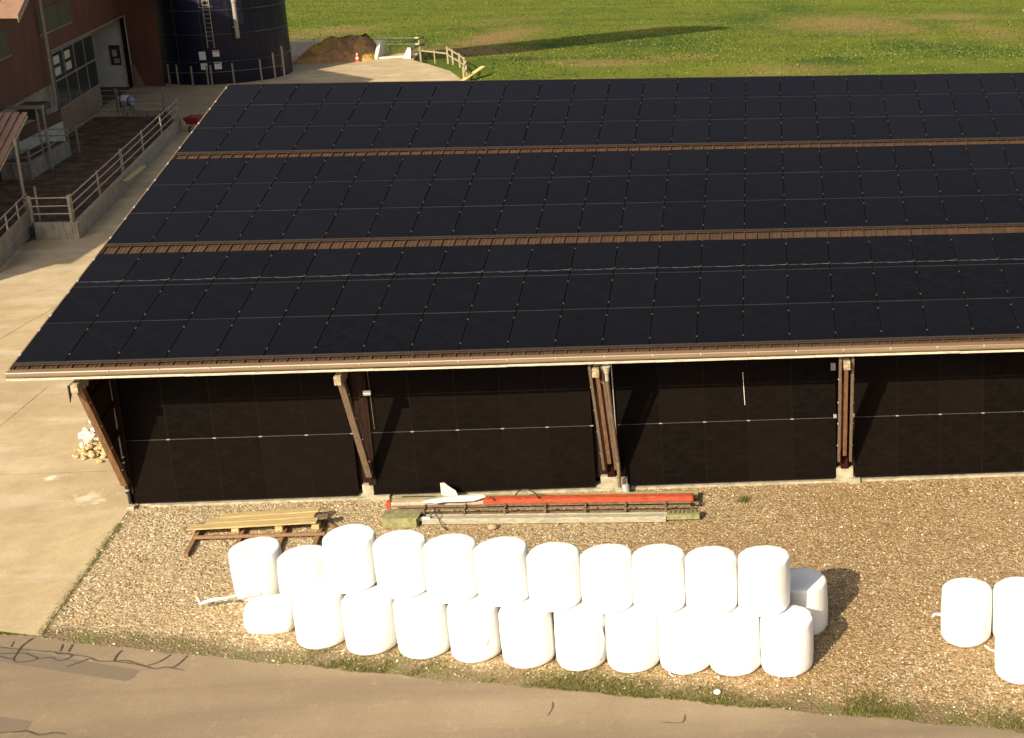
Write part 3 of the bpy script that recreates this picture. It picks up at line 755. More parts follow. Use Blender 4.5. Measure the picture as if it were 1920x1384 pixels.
def bale(x, y, z, label, group, s=1.0, tilt=(0, 0)):
    i = nb[0]; nb[0] += 1
    o = bpy.data.objects.new('wrapped_bale', BM[i % 6]); COL.objects.link(o)
    o.location = (x, y-.05, z); o.rotation_euler = (tilt[0], tilt[1], random.uniform(0, 6.28)); o.scale = (s, s, 1)
    return tag(o, label, 'hay bale', group)
def tail(o, pts, w=.05):
    """loose film end: a thin crumpled strip, world points"""
    mb = MB(); P_ = [Vector(p) for p in pts]; n = len(P_)
    vs = []
    for i, p in enumerate(P_):
        d = (P_[min(i+1, n-1)]-P_[max(i-1, 0)]).normalized(); u = d.cross(Vector((0, .5, 1))).normalized()
        v2 = d.cross(u).normalized(); ww = w*(.5+.6*random.random())
        for q in range(6):
            an = q*PI/3; vs.append(p+u*ww*math.cos(an)*random.uniform(.8, 1.1)+v2*ww*.45*math.sin(an)*random.uniform(.6, 1.2))
    fs = [(i*6+q, i*6+(q+1) % 6, (i+1)*6+(q+1) % 6, (i+1)*6+q) for i in range(n-1) for q in range(6)]+[tuple(range(6)), tuple(range((n-1)*6, n*6))]
    mb.add(vs, fs, 0, True)
    loc = o.location.copy()
    t = mb.build('film_tail', M['film']); t.parent = o; t.matrix_parent_inverse = o.matrix_basis.inverted(); return t
order = ['leftmost', 'second from the left', 'third from the left', 'fourth from the left', 'fifth from the left', 'fifth from the right', 'fourth from the right', 'third from the right', 'second from the right', 'rightmost']
front = [(6.81,-7.02),(7.95,-7.36),(9.12,-7.61),(10.25,-7.85),(11.40,-8.17),(12.53,-8.35),(13.63,-8.52),(14.74,-8.68),(15.78,-8.83),(16.85,-8.96)]
fb = []
for i, (x, y) in enumerate(front):
    fb.append(bale(x, y, 0, 'white wrapped round bale, front ground row, %s of ten' % order[i], 'white bales in the long stack', random.uniform(.985, 1.01)))
upper = [(7.47,-6.76),(8.66,-7.10),(9.77,-7.39),(10.88,-7.61),(12.0,-7.93),(13.11,-8.12),(14.21,-8.24),(15.31,-8.38),(16.41,-8.48)]
uo = ['leftmost', 'second from the left', 'third from the left', 'fourth from the left', 'middle one', 'fourth from the right', 'third from the right', 'second from the right', 'rightmost']
ub = []
for i, (x, y) in enumerate(upper):
    ub.append(bale(x, y, 1.165, 'white wrapped round bale, upper layer, %s of nine' % uo[i], 'white bales in the long stack', random.uniform(.985, 1.01)))
nbk = 12
for i in range(nbk):
    t = i/(nbk-1); x = 4.78+t*(17.23-4.78); y = -4.82+t*(-7.41+4.82)
    if i == 1: x, y = 5.99, -5.38
    if i == 0: lab, gr = 'white upright bale at the left end of the stack, in front of the timber rack', 'white bales in the long stack'
    elif i == 1: lab, gr = 'white upright ground bale between the left end bale and the leftmost top bale', 'white bales in the long stack'
    elif i == nbk-1: lab, gr = 'white bale half hidden behind the right end of the stack, casting onto gravel', 'white bales in the long stack'
    else: lab, gr = 'white bale of the hidden rear ground row beneath the upper layer', 'rear row bales hidden under the upper layer'
    if 2 <= i < nbk-1: y -= .05
    bale(x, y, 0, lab, gr, 1.0)
# low slumped bale with a long film tail at the left end
o = MB(); nn = 28; prof = [(0, 0), (.50, 0), (.56, .05), (.60, .2), (.60, .42), (.56, .56), (.48, .63), (.25, .66), (0, .66)]
vs = []
for (r, z) in prof:
    for i in range(nn):
        t = 2*PI*i/nn; k = 1+.02*math.sin(3*t)+.02*math.sin(5*t+z*6)
        sq = 1/max(abs(math.cos(t)), abs(math.sin(t)))**.55; vs.append((5.56+r*k*math.cos(t)*.97*sq, -6.46+r*k*.72*math.sin(t)*sq, z*(1+.05*math.cos(t+.8))))
o.add(vs, [(j*nn+i, j*nn+(i+1) % nn, (j+1)*nn+(i+1) % nn, (j+1)*nn+i) for j in range(len(prof)-1) for i in range(nn)], 0, True)
low = tag(o.build('slumped_bale', M['bale'], loc=(5.56, -6.52, 0)), 'low slumped white bale with long film tail at the front left stack corner', 'hay bale', 'white bales in the long stack')
tail(low, [(5.15, -5.95, .52), (4.75, -5.75, .44), (4.35, -5.68, .32), (3.95, -5.62, .24), (3.70, -5.62, .16), (3.62, -5.55, .30)], .10)
rb = []
rb.append(bale(20.76, -8.10, 0, 'white bale with knotted film tail, leftmost of the small right hand group', 'white bales at the right edge'))
rb.append(bale(21.90, -8.17, 0, 'rear white bale of the right hand group, cut by the photo edge', 'white bales at the right edge'))
rb.append(bale(21.72, -9.62, 0, 'front white bale of the right hand group with a film tail low on its left', 'white bales at the right edge'))
tail(rb[0], [(20.85, -8.69, .86), (20.55, -8.66, .80), (20.28, -8.50, .72), (20.14, -8.44, .72), (20.05, -8.46, .74), (19.98, -8.48, .70)], .075)
tail(rb[2], [(21.75, -10.19, .62), (21.4, -10.12, .58), (21.15, -9.93, .66), (21.02, -9.88, .70), (20.92, -9.86, .78)], .065)
tail(fb[5], [(12.98, -8.72, .95), (13.02, -8.78, .70), (13.0, -8.80, .45), (12.95, -8.82, .2)], .07)
tail(fb[7], [(14.33, -9.10, .5), (14.36, -9.14, .25), (14.42, -9.2, .04), (14.5, -9.26, .02)], .06)
tail(fb[8], [(16.2, -9.20, .7), (16.21, -9.22, .45), (16.18, -9.24, .28)], .05)
tail(fb[9], [(16.45, -9.35, .4), (16.5, -9.40, .15), (16.55, -9.46, .02)], .05)
tail(fb[3], [(10.62, -8.27, .75), (10.58, -8.32, .55), (10.55, -8.34, .4)], .045)
tail(ub[6], [(14.55, -8.68, 1.85), (14.56, -8.7, 1.6), (14.5, -8.75, 1.45)], .045)
tail(ub[4], [(12.35, -8.36, 2.0), (12.2, -8.44, 1.85), (11.95, -8.49, 1.72)], .035)

# ------------------------------------------------------------------ timber rack
rack = thing('timber_rack', (3.7, -1.8, 0), 'timber rack with pale planks on top, lying on gravel left of the conveyors', 'timber rack')
for k, (x0, y0, x1, y1) in enumerate([(2.42,-3.02,2.22,-1.30), (3.62,-3.35,3.27,-1.30), (4.60,-3.35,4.33,-1.30), (5.45,-3.4,5.22,-1.30)]):
    o = MB(); o.beam((x0, y0, .06), (x1, y1, .06), .11, .10); o.build('bearer', M['timberx'], rack, bevel=.008)
    if k: o = MB(); o.span((x1-.12, -1.98, .115), (x1+.06, -1.83, .235)); o.build('block', M['plank'], rack, bevel=.008)
o = MB(); o.beam((2.35, -2.24, .15), (5.52, -2.30, .15), .08, .07); o.build('cross_bar', M['timberx'], rack, bevel=.008)
for k, (p, q, w_, h_, m) in enumerate([((2.10,-1.93,.27),(5.22,-1.86,.30),.26,.04,'plank'), ((2.45,-1.66,.28),(5.08,-1.55,.31),.24,.035,'plank'), ((2.72,-1.40,.30),(5.12,-1.30,.33),.22,.035,'plank'),
                                       ((2.02,-1.98,.235),(2.75,-1.55,.245),.30,.03,'timberx'), ((4.5,-1.75,.255),(5.42,-1.62,.30),.26,.03,'sidebeam')]):
    o = MB(); o.beam(p, q, w_, h_); o.build('plank', M[m], rack, bevel=.006)
o = MB(); o.beam((5.0, -1.15, .05), (6.1, -2.3, .05), .08, .06); tag(o.build('timber_offcut', M['timberx'], loc=(5.5, -1.7, 0)), 'single brown timber lying on gravel at the right end of the rack', 'timber')

# ------------------------------------------------------------------ conveyors and parts in front of the wall
t = thing('green_conveyor_trough', (10.6, -.62, 0), 'long pale green steel beam lying nearest the barn wall behind the red beam', 'steel beam')
o = MB(); o.beam((6.75, -.45, .12), (14.65, -.80, .12), .30, .10); o.build('beam', M['palegreen'], t, bevel=.01)
o = MB(); o.beam((6.75, -.62, .18), (14.6, -.96, .18), .03, .05); o.build('flange', M['pinkboard'], t)
o = MB(); o.beam((6.95, -.40, .185), (7.8, -.44, .185), .05, .012); o.build('strip', M['darksteel'], t)
t = thing('red_conveyor_trough', (12, -1.1, 0), 'long faded red box beam with rounded end between green beam and rusty rail', 'steel beam')
o = MB(); o.beam((9.15, -.95, .24), (14.58, -1.24, .24), .33, .20); o.build('tube', M['orangered'], t, bevel=.075)
o = MB(); o.beam((6.80, -.88, .20), (9.25, -.98, .20), .17, .17); o.build('intake', M['pinkboard'], t, bevel=.02)
o = MB(); o.beam((6.68, -.87, .20), (6.80, -.88, .20), .19, .19); o.build('end_cap', M['orangered'], t, bevel=.01)
o = MB(); o.cyl((14.52, -1.35, .15), (14.70, -1.37, .15), .05, 12); o.build('shaft', M['rust'], t)
t = thing('chain_conveyor', (10.8, -1.6, 0), 'long grey channel conveyor with rusty rail and mossy green gearbox at its left end', 'conveyor')
o = MB(); o.beam((7.75, -1.62, .09), (13.9, -2.0, .09), .26, .13); o.build('channel', M['greysteel'], t, bevel=.01)
o = MB(); o.beam((7.8, -1.50, .165), (13.9, -1.88, .165), .02, .03); o.beam((7.8, -1.73, .165), (13.9, -2.11, .165), .02, .03); o.build('channel_lip', M['greysteel'], t)
o = MB(); o.beam((6.80, -1.66, .14), (7.66, -1.72, .14), .36, .26); gb = o.build('gearbox', M['green'], t, bevel=.015)
o = MB(); o.beam((6.76, -1.645, .285), (7.70, -1.705, .285), .42, .02); o.build('lid', M['green'], gb)
o = MB(); o.cyl((7.66, -1.68, .16), (7.95, -1.70, .16), .06, 12); o.build('shaft', M['alu'], t)
o = MB(); o.beam((13.9, -1.95, .13), (14.75, -1.98, .13), .28, .14); o.build('tail_section', M['green'], t, bevel=.012)
for k in range(7): o = MB(); o.box((14.0+k*.11, -1.93, .215), (.05, .18, .02)); o.build('link', M['rust'], t)
for dy, z in ((0, .30), (-.10, .26)):
    o = MB(); o.beam((6.85, -1.22+dy, z), (14.5, -1.60+dy, z), .035, .04); o.build('rail', M['rust'], t)
o = MB(); o.beam((6.75, -1.34, .08), (14.5, -1.72, .08), .06, .14); o.build('rail_base', M['rust'], t)
for k in range(7):
    x = 7.75+k*1.02; y = -1.27-(x-6.85)*.0497
    o = MB(); o.span((x-.025, y-.22, .10), (x+.025, y-.12, .33)); o.span((x-.022, y-.12, .31), (x+.022, y+.10, .34)); o.build('bracket', M['rust'], t)
# torn white sheets
def sheet(name, pts, z0, amp, label, h=.02):
    o = MB(); c = Vector((sum(p[0] for p in pts)/len(pts), sum(p[1] for p in pts)/len(pts), z0+amp)); n = len(pts)
    ring = [Vector((p[0], p[1], z0+random.uniform(0, amp*.5))) for p in pts]
    mid = [c.lerp(r, .55)+Vector((0, 0, random.uniform(-.2, .6)*amp)) for r in ring]
    vs = [c]+mid+ring; vs2 = [v-Vector((0, 0, h)) for v in vs]; N_ = len(vs)
    fs = [(0, 1+i, 1+(i+1) % n) for i in range(n)]+[(1+i, 1+n+i, 1+n+(i+1) % n, 1+(i+1) % n) for i in range(n)]
    o.add(vs, fs); o.add(vs2, [f[::-1] for f in fs]); o.add(ring+[r-Vector((0, 0, h)) for r in ring], [(i, n+i, n+(i+1) % n, (i+1) % n) for i in range(n)])
    return tag(o.build(name, M['film'], loc=(c.x, c.y, 0)), label, 'plastic sheet')
sheet('plastic_sheet', [(7.65,-1.14),(7.85,-.98),(8.2,-.86),(8.7,-.80),(9.1,-.84),(9.22,-.98),(8.95,-1.16),(8.5,-1.22),(8.2,-1.16),(8.0,-1.22)], .36, .07, 'crumpled white plastic sheet draped over the left end of the red beam')
o = MB(); o.add([(7.96,-.42,.20),(8.42,-.55,.20),(8.36,-.50,.34),(8.22,-.46,.42),(8.05,-.40,.54),(7.95,-.38,.52)], [(0,1,2,3,4,5)]); o.add([(7.96,-.39,.20),(8.42,-.52,.20),(8.36,-.47,.34),(8.22,-.43,.42),(8.05,-.37,.54),(7.95,-.35,.52)], [(5,4,3,2,1,0)])
o.add([(7.96,-.42,.20),(8.42,-.55,.20),(8.36,-.50,.34),(8.22,-.46,.42),(8.05,-.40,.54),(7.95,-.38,.52),(7.96,-.39,.20),(8.42,-.52,.20),(8.36,-.47,.34),(8.22,-.43,.42),(8.05,-.37,.54),(7.95,-.35,.52)], [(i, (i+1) % 6, (i+1) % 6+6, i+6) for i in range(6)])
tag(o.build('broken_panel', M['brokenwhite'], loc=(8.2, -.45, 0)), 'jagged white broken panel standing on the pale green beam near the wall', 'panel')
def loop(cx_, cy_, z, rx, rz_, a0, a1, label, r=.016):
    o = MB(); pts = [(cx_+rx*math.cos(t), cy_-.10*math.sin(t*1.0)-.12*math.cos(t), z+rz_*math.sin(t)) for t in [a0+(a1-a0)*i/18 for i in range(19)]]
    o.path(pts, r, 8); return tag(o.build('cable_loop', M['cable'], loc=(cx_, cy_, 0)), label, 'cable')
loop(10.28, -.98, .22, .34, .36, -.1, PI+.1, 'black cable bent in a tall hoop over the red beam, larger loop')
loop(10.36, -.98, .16, .30, .30, .0, .9, 'short black cable end hooked inside the tall hoop on the red beam')
loop(9.28, -.95, .18, .25, .22, -.9, 1.4, 'black cable bent in a half loop at the left start of the red beam')
o = MB(); o.path([(7.95, -1.68, .20), (8.05, -1.55, .36), (8.1, -1.7, .3), (8.3, -1.98, .05), (8.45, -2.1, .02)], .013, 6)
tag(o.build('cable', M['cable'], loc=(8.1, -1.7, 0)), 'thin black cable dangling from the gearbox shaft over the grey channel', 'cable')
o = MB(); o.ball((9.56, -2.1, .06), .14, sc=(1, .8, .55), jit=.12); tag(o.build('stone', M['pebble'], loc=(9.56, -2.1, 0)), 'single pale stone lying against the grey conveyor channel', 'stone')
o = MB(); o.ball((15.42, -9.95, .04), .08, sc=(1, .9, .7), jit=.15); tag(o.build('stone', M['film'], loc=(15.42, -9.95, 0)), 'single white stone on gravel below the right part of the bale stack', 'stone')

# ------------------------------------------------------------------ stone pile by the corner
ws = simple('white_limestone', (.66, .61, .50), .9, .25, 6, bump=.4); ts = simple('tan_cobble', (.46, .33, .17), .85, .35, 6, bump=.3)
def rock(name, m, n=7, mm=5, j=.16):
    o = MB(); o.ball((0, 0, 0), 1, n=n, m=mm, jit=j); ob = o.build(name, m); me = ob.data
    me.polygons.foreach_set('use_smooth', [False]*len(me.polygons)); bpy.data.objects.remove(ob); return me
wr = [rock('limestone_block', ws, 6, 4, .22) for _ in range(3)]; tr = [rock('cobble', ts) for _ in range(3)]
for i in range(70):
    u = random.random(); v = random.gauss(0, .30)
    x = -2.80-.42*u+.35*random.random()+v*.9; y = 3.9+u*2.3; z = .10+max(0, .45-abs(v)*.9)*random.random()
    r = random.uniform(.07, .135)
    o = newobj('limestone_block', wr[i % 3], None, (x, y, z), (random.uniform(-.6, .6), random.uniform(-.6, .6), random.uniform(0, 6))); o.scale = (r*1.2, r*.85, r*.7)
    tag(o, 'white limestone block in the upper part of the stone pile by the barn corner', 'stone', 'white blocks in the stone pile')
for i in range(80):
    x = -2.45+random.gauss(0, .34); y = 3.65+random.gauss(0, .28); d_ = abs(x+2.45)+abs(y-3.7); z = .05+max(0, .22-d_*.3)*random.random()
    r = random.uniform(.04, .09)
    o = newobj('cobble', tr[i % 3], None, (x, y, z), (random.uniform(-.4, .4), random.uniform(-.4, .4), random.uniform(0, 6))); o.scale = (r*1.2, r, r*.7)
    tag(o, 'rounded tan cobble in the lower front part of the stone pile by the barn corner', 'stone', 'tan cobbles in the stone pile')

# ------------------------------------------------------------------ dung yard enclosure at upper left
P1, P2, P3, P4, P5 = (-14.75, 27.25), (-13.05, 27.2), (-17.55, 51.0), (-20.2, 55.9), (-24.1, 55.9)
o = MB(); o.poly([P1, P2, P3, P4, (-24.4, 55.9), (-22.3, 41.5), (-24.5, 38), (-24, 26), (-16, 24)], .020)
tag(o.build('dung_yard_floor', M['dung']), kind='structure')
pw = thing('paddock_wall', (-15, 39, 0), 'low stained concrete wall with galvanised rails around the brown dung yard', 'wall')
def lowwall(p, q, h, th=.22):
    d = (Vector(q)-Vector(p)).normalized(); n_ = Vector((-d.y, d.x))
    pts = [Vector(p)+n_*th/2, Vector(p)-n_*th/2, Vector(q)-n_*th/2, Vector(q)+n_*th/2]
    return MB().prism([(v.x, v.y) for v in pts], 0.0, h)
lowwall(P1, (P2[0]+.1, P2[1]), .74).build('wall_section', M['wallconc'], pw)
lowwall((P2[0], P2[1]+.115), P3, .745).build('wall_section', M['wallconc'], pw)
lowwall(P3, P4, .55).build('wall_section', M['wallconc'], pw)
lowwall(P4, (-22.7, 55.85), .30).build('wall_section', M['wallconc'], pw)
def railing(path, zb, h, rails, name='railing', parent=pw, ps=(.10, .10), mids=None):
    for i, (p, q, k) in enumerate(path):
        p = Vector((*p, 0)); q = Vector((*q, 0))
        for j in range(k+1):
            if i and j == 0: continue
            c = p.lerp(q, j/k); wd = ps[0] if (j in (0, k) or j == k//2) else .05
            MB().span((c.x-wd/2, c.y-.04, zb), (c.x+wd/2, c.y+.04, zb+h)).build('post', M['galv'], parent)
        for z in rails:
            MB().cyl(p+Vector((0, 0, zb+z)), q+Vector((0, 0, zb+z)), .032, 8).build('rail', M['galv'], parent)
railing([((-14.8, 27.2), (-13.2, 27.2), 1)], .74, 1.18, (.38, .72, 1.08))
railing([((-13.2, 27.35), (-17.5, 50.9), 5)], .745, 1.18, (.38, .75, 1.08))
railing([((-17.6, 51.1), (-20.1, 55.8), 2)], .55, 1.25, (.4, .8, 1.2))
railing([((-20.2, 55.85), (-22.9, 55.85), 1)], .30, 1.35, (.05, .65, 1.3))
o = MB(); o.beam((-14.05, 34.85, .77), (-14.45, 38.1, .77), .26, .04); tag(o.build('loose_board', M['plank'], loc=(-14.2, 36.5, .75)), 'pale board lying on top of the concrete wall behind the railing', 'board')
g = thing('yard_gate', (-23.4, 55.85, 0), 'five bar galvanised gate at the far left corner of the dung yard', 'gate')
for x in (-24.1, -22.95): MB().span((x-.04, 55.81, .1), (x+.04, 55.89, 1.75)).build('gate_post', M['galv'], g)
for k in range(5): MB().cyl((-24.06, 55.85, .35+k*.32), (-22.99, 55.85, .35+k*.32), .025, 8).build('bar', M['galv'], g)
# tall lean-to post and shelter roof
sh = thing('shelter', (-15.45, 28.05, 0), 'open shelter with brown corrugated roof on a tall galvanised post at the left edge', 'shelter')
MB().cyl((-15.42, 28.05, 0), (-15.42, 28.05, 4.25), .07, 12).build('post', M['galv'], sh)
o = MB(); vs = []
def shel(x, y): return (x, y, 3.39+(y-26.7)*.576)
def corr(o, x0, x1, ya, yb, f, step=.33, h=.05):
    x = x1
    o.add([(*f(x0, ya)[:2], f(x0, ya)[2]-.03), (*f(x1, ya)[:2], f(x1, ya)[2]-.03), (*f(x1, yb)[:2], f(x1, yb)[2]-.03), (*f(x0, yb)[:2], f(x0, yb)[2]-.03)], [(0, 1, 2, 3)])
    while x > x0:
        for (q0, q1, dz) in ((x, x-step*.62, 0),):
            a0 = f(q0, ya); a1 = f(q1, ya); b0 = f(q0, yb); b1 = f(q1, yb)
            vs = [(a0[0], a0[1], a0[2]), (a1[0], a1[1], a1[2]), (b1[0], b1[1], b1[2]), (b0[0], b0[1], b0[2])]
            vs2 = [(v[0], v[1], v[2]+h) for v in vs]
            o.add(vs+vs2, [(4,5,6,7), (0,1,5,4), (1,2,6,5), (2,3,7,6), (3,0,4,7)])
        x -= step
corr(o, -24, -15.45, 22.5, 29.6, shel); o.build('roof', M['redcorr'], sh)
MB().beam((-15.5, 22.5, .9), (-15.5, 29.6, 4.95), .06, .16).build('verge_board', M['galv'], sh)
# sheeted gate along the left edge
g = thing('sheeted_gate', (-14.6, 25, 0), 'weathered grey sheeted gate with top rails at the left edge below the post', 'gate')
A_ = Vector((-15.28, 28.0, 0)); B_ = Vector((-13.9, 22.1, 0))
def onab(t, z): v = A_.lerp(B_, t); return (v.x, v.y, z)
o = MB(); o.beam(onab(.02, .62), onab(.98, .62), 1.05, .03, up=(1, 0, 0)); o.build('sheet', M['wallconc'], g)
for z in (.10, .55, 1.15, 1.5, 1.85): MB().cyl(onab(0, z), onab(1, z), .03, 8).build('rail', M['galv'], g)
for tt in (0.02, .3, .62, .98): MB().cyl(onab(tt, 0), onab(tt, 1.9), .04, 8).build('upright', M['galv'], g)
MB().box(onab(.06, .25), (.2, .5, .4)).build('latch_box', M['darksteel'], g)
o = MB(); o.cyl((-15.0, 28.2, 0), (-15.0, 28.2, 2.1), .05, 10); o.build('gate_post', M['galv'], g)
# feed trough area with rails
tr_ = thing('feed_trough', (-20.6, 41.5, 0), 'raised concrete feed trough with rails inside the dung yard beside the red barn', 'trough')
o = MB(); o.prism([(-20.3, 38.9), (-20.85, 44.4), (-21.9, 44.3), (-21.75, 38.9)], 0, .86); o.build('trough_wall', M['wallconc'], tr_)
o = MB(); o.prism([(-20.45, 39.1), (-20.95, 44.2), (-21.8, 44.1), (-21.65, 39.1)], .862, .88); o.build('feed', M['dung'], tr_)
for (p, q) in (((-20.3, 38.9), (-20.85, 44.4)), ((-20.3, 38.9), (-22.2, 38.9)), ((-20.85, 44.4), (-22.6, 44.4))):
    for z in (1.15, 1.5): MB().cyl((*p, z), (*q, z), .03, 8).build('rail', M['galv'], tr_)
for (x, y) in ((-20.25, 38.85), (-20.5, 41.6), (-20.85, 44.45), (-20.75, 45.3)): MB().span((x-.04, y-.04, 0), (x+.04, y+.04, 1.6)).build('post', M['galv'], tr_)
for dx in (0, -.32): MB().cyl((-20.35+dx, 41.2, 0), (-20.35+dx, 41.2, 3.3), .06, 10).build('tall_post', M['galv'], tr_)
MB().span((-22.0, 41.05, 3.2), (-20.3, 41.3, 3.36)).build('lintel', M['galv'], tr_)
fb_ = thing('feed_barrier', (-21.9, 43, 0), 'low pale wall with red brown boarding against the red barn behind the trough', 'wall')
MB().prism([(-22.15, 36), (-22.9, 48.6), (-23.1, 48.6), (-22.35, 36)], 0, 1.15).build('wall_base', M['cream'], fb_)
MB().prism([(-22.17, 36), (-22.92, 48.6), (-23.08, 48.6), (-22.33, 36)], 1.152, 1.75).build('boarding', M['redclad'], fb_)
o = MB(); o.span((-23.0, 43.4, 2.6), (-21.6, 44.8, 2.95)); o.span((-22.8, 43.5, 2.2), (-21.8, 44.6, 2.599)); tag(o.build('dark_hood', M['darksteel'], loc=(-22.3, 44.1, 2.2)), 'dark metal hood box on the red barn wall above the trough', 'hood')
# barrel and wheelbarrow
b = thing('plastic_barrel', (-23.2, 57.8, 0), 'pale blue plastic barrel with navy band lying on a stand behind the rear railing', 'barrel')
o = MB(); o.cyl((-23.65, 57.8, .62), (-22.85, 57.8, .62), .30, 20); o.ball((-23.65, 57.8, .62), .30, sc=(.3, 1, 1), n=16, m=10); o.ball((-22.85, 57.8, .62), .30, sc=(.3, 1, 1), n=16, m=10); o.build('drum', M['blueplastic'], b)
o = MB(); o.cyl((-23.5, 57.8, .62), (-23.42, 57.8, .62), .312, 20); o.build('band', M['navyband'], b)
o = MB(); o.cyl((-23.05, 57.8, .62), (-22.97, 57.8, .62), .312, 20); o.build('band', M['navyband'], b)
o = MB(); o.cyl((-23.42, 57.8, .70), (-23.05, 57.8, .70), .306, 20); o.build('label_band', M['whitepaint'], b)
for x in (-23.55, -22.95):
    o = MB(); o.beam((x, 57.5, 0.012), (x, 57.65, .38), .05, .05); o.beam((x, 58.1, 0.012), (x, 57.95, .38), .05, .05); o.build('stand_leg', M['darksteel'], b)
wb = thing('wheelbarrow', (-16.75, 51.2, 0), 'dark red wheelbarrow parked outside the railing corner', 'wheelbarrow')
bx_, by_ = -16.75, 51.2
o = MB(); lo = [(-.28, -.42), (.28, -.42), (.24, .30), (-.24, .30)]; hi = [(-.42, -.62), (.42, -.62), (.36, .50), (-.36, .50)]
vs = [(bx_+x, by_+y, .42) for x, y in lo]+[(bx_+x, by_+y, .84) for x, y in hi]
o.add(vs, [(0,3,2,1), (0,1,5,4), (1,2,6,5), (2,3,7,6), (3,0,4,7)])
ob = o.build('tub', M['redplastic'], wb); md = ob.modifiers.new('Solid', 'SOLIDIFY'); md.thickness = .02
for sx in (-1, 1):
    o = MB(); o.path([(bx_+sx*.06, by_-.75, .25), (bx_+sx*.22, by_+.2, .38), (bx_+sx*.30, by_+.95, .68)], .018, 8); o.build('handle', M['galv'], wb)
    o = MB(); o.path([(bx_+sx*.2, by_+.1, .40), (bx_+sx*.24, by_+.35, .015)], .018, 8); o.build('leg', M['galv'], wb)
o = MB(); o.cyl((bx_-.045, by_-.75, .2), (bx_+.045, by_-.75, .2), .19, 20); wh = o.build('wheel', M['rubber'], wb)
o = MB(); o.cyl((bx_-.05, by_-.75, .2), (bx_+.05, by_-.75, .2), .09, 14); o.build('rim', M['galv'], wh)

# ------------------------------------------------------------------ red cattle barn (gable wall along the dung yard)
dA = Vector((-.16103644, .98694846, 0)); A0 = Vector((-23.97, 51.27, 0)); nA = Vector((dA.y, -dA.x, 0))   # nA points out (east)
def ap(s, z, off=0): v = A0+dA*s+nA*off; return Vector((v.x, v.y, z))
def zr(y): return 13.8-.42*abs(y-50)
cb = thing('cattle_barn', (-24, 51, 0), 'big red clad cattle barn with pale lower wall and glazed sliding door at the left', 'barn')
def awall(s0, s1, z0, z1, off, th, mat, name, parent=cb, top=None):
    o = MB(); n_ = 12 if top else 1; 
    for k in range(n_):
        a0 = s0+(s1-s0)*k/n_; a1 = s0+(s1-s0)*(k+1)/n_
        h0 = top(ap(a0, 0).y) if top else z1; h1 = top(ap(a1, 0).y) if top else z1
        vs = [ap(a0, z0, off), ap(a1, z0, off), ap(a1, h1, off), ap(a0, h0, off), ap(a0, z0, off-th), ap(a1, z0, off-th), ap(a1, h1, off-th), ap(a0, h0, off-th)]
        o.add(vs, [(0,1,2,3), (4,7,6,5), (0,4,5,1), (3,2,6,7)]+([(0,3,7,4)] if k == 0 else [])+([(1,5,6,2)] if k == n_-1 else []))
    return o.build(name, M[mat], parent)
rooft = lambda y: zr(y)-.35
awall(-1.06, -19.5, 3.1, 0, 0, .2, 'redclad', 'gable_cladding', top=rooft)
awall(-1.06, 16.0, 4.90, 0, 0, .2, 'redclad', 'gable_cladding', top=rooft)
awall(-1.06, -19.5, 0, 3.095, .03, .25, 'wallconc', 'base_wall')
for (s0, s1, z0, z1) in ((-2.35, 4.1, 5.9, 7.25), (-14.5, -7.55, 5.6, 6.95)):
    w_ = awall(s0, s1, z0, z1, .035, .03, 'translucent', 'window')
    awall(s0-.05, s1+.05, z0-.06, z0-.003, .05, .045, 'galv', 'sill', w_)
# roof: two slopes, ridge running west
o = MB(); XE = lambda y: -21.2-(y-40)*.163+1.9
for (ya, yb) in ((37.2, 50), (50, 68.6)):
    x0 = -48; k = 0
    vs = [(XE(ya), ya, zr(ya)), (XE(yb), yb, zr(yb)), (x0, yb, zr(yb)), (x0, ya, zr(ya))]
    vs2 = [(v[0], v[1], v[2]-.16) for v in vs]
    o.add(vs+vs2, [(0,1,2,3), (4,7,6,5), (0,4,5,1), (1,5,6,2), (2,6,7,3), (3,7,4,0)])
    x = -20.2
    while x > -34:
        y0 = ya; y1 = yb
        if x > XE(ya) : y0 = ya
        if XE(yb) < x: y1 = min(yb, 40+(-21.2+1.9-x)/.163)
        if y1 > y0+.2:
            o.beam((x, y0, zr(y0)+.02), (x, y1, zr(y1)+.02), .06, .05)
        x -= .4
o.build('roof', M['redcorr'], cb)
o = MB()
for (ya, yb) in ((37.2, 50), (50, 68.6)):
    o.beam((XE(ya)-.02, ya, zr(ya)-.26), (XE(yb)-.02, yb, zr(yb)-.26), .05, .2, up=(0, 0, 1))
o.build('verge_board', M['galv'], cb)
MB().span((-48, 67.3, 0), (-33, 67.5, 6.2)).build('north_wall', M['redclad'], cb)
MB().span((-48, 34.4, 0), (-21.5, 34.6, 6.9)).build('south_wall', M['redclad'], cb)
# twin downpipes
for ds in (0, .28):
    o = MB(); o.path([ap(-2.45+ds, 9.0, .30), ap(-2.45+ds, 2.0, .30)], .055, 10); o.build('downpipe', M['galv'], cb)
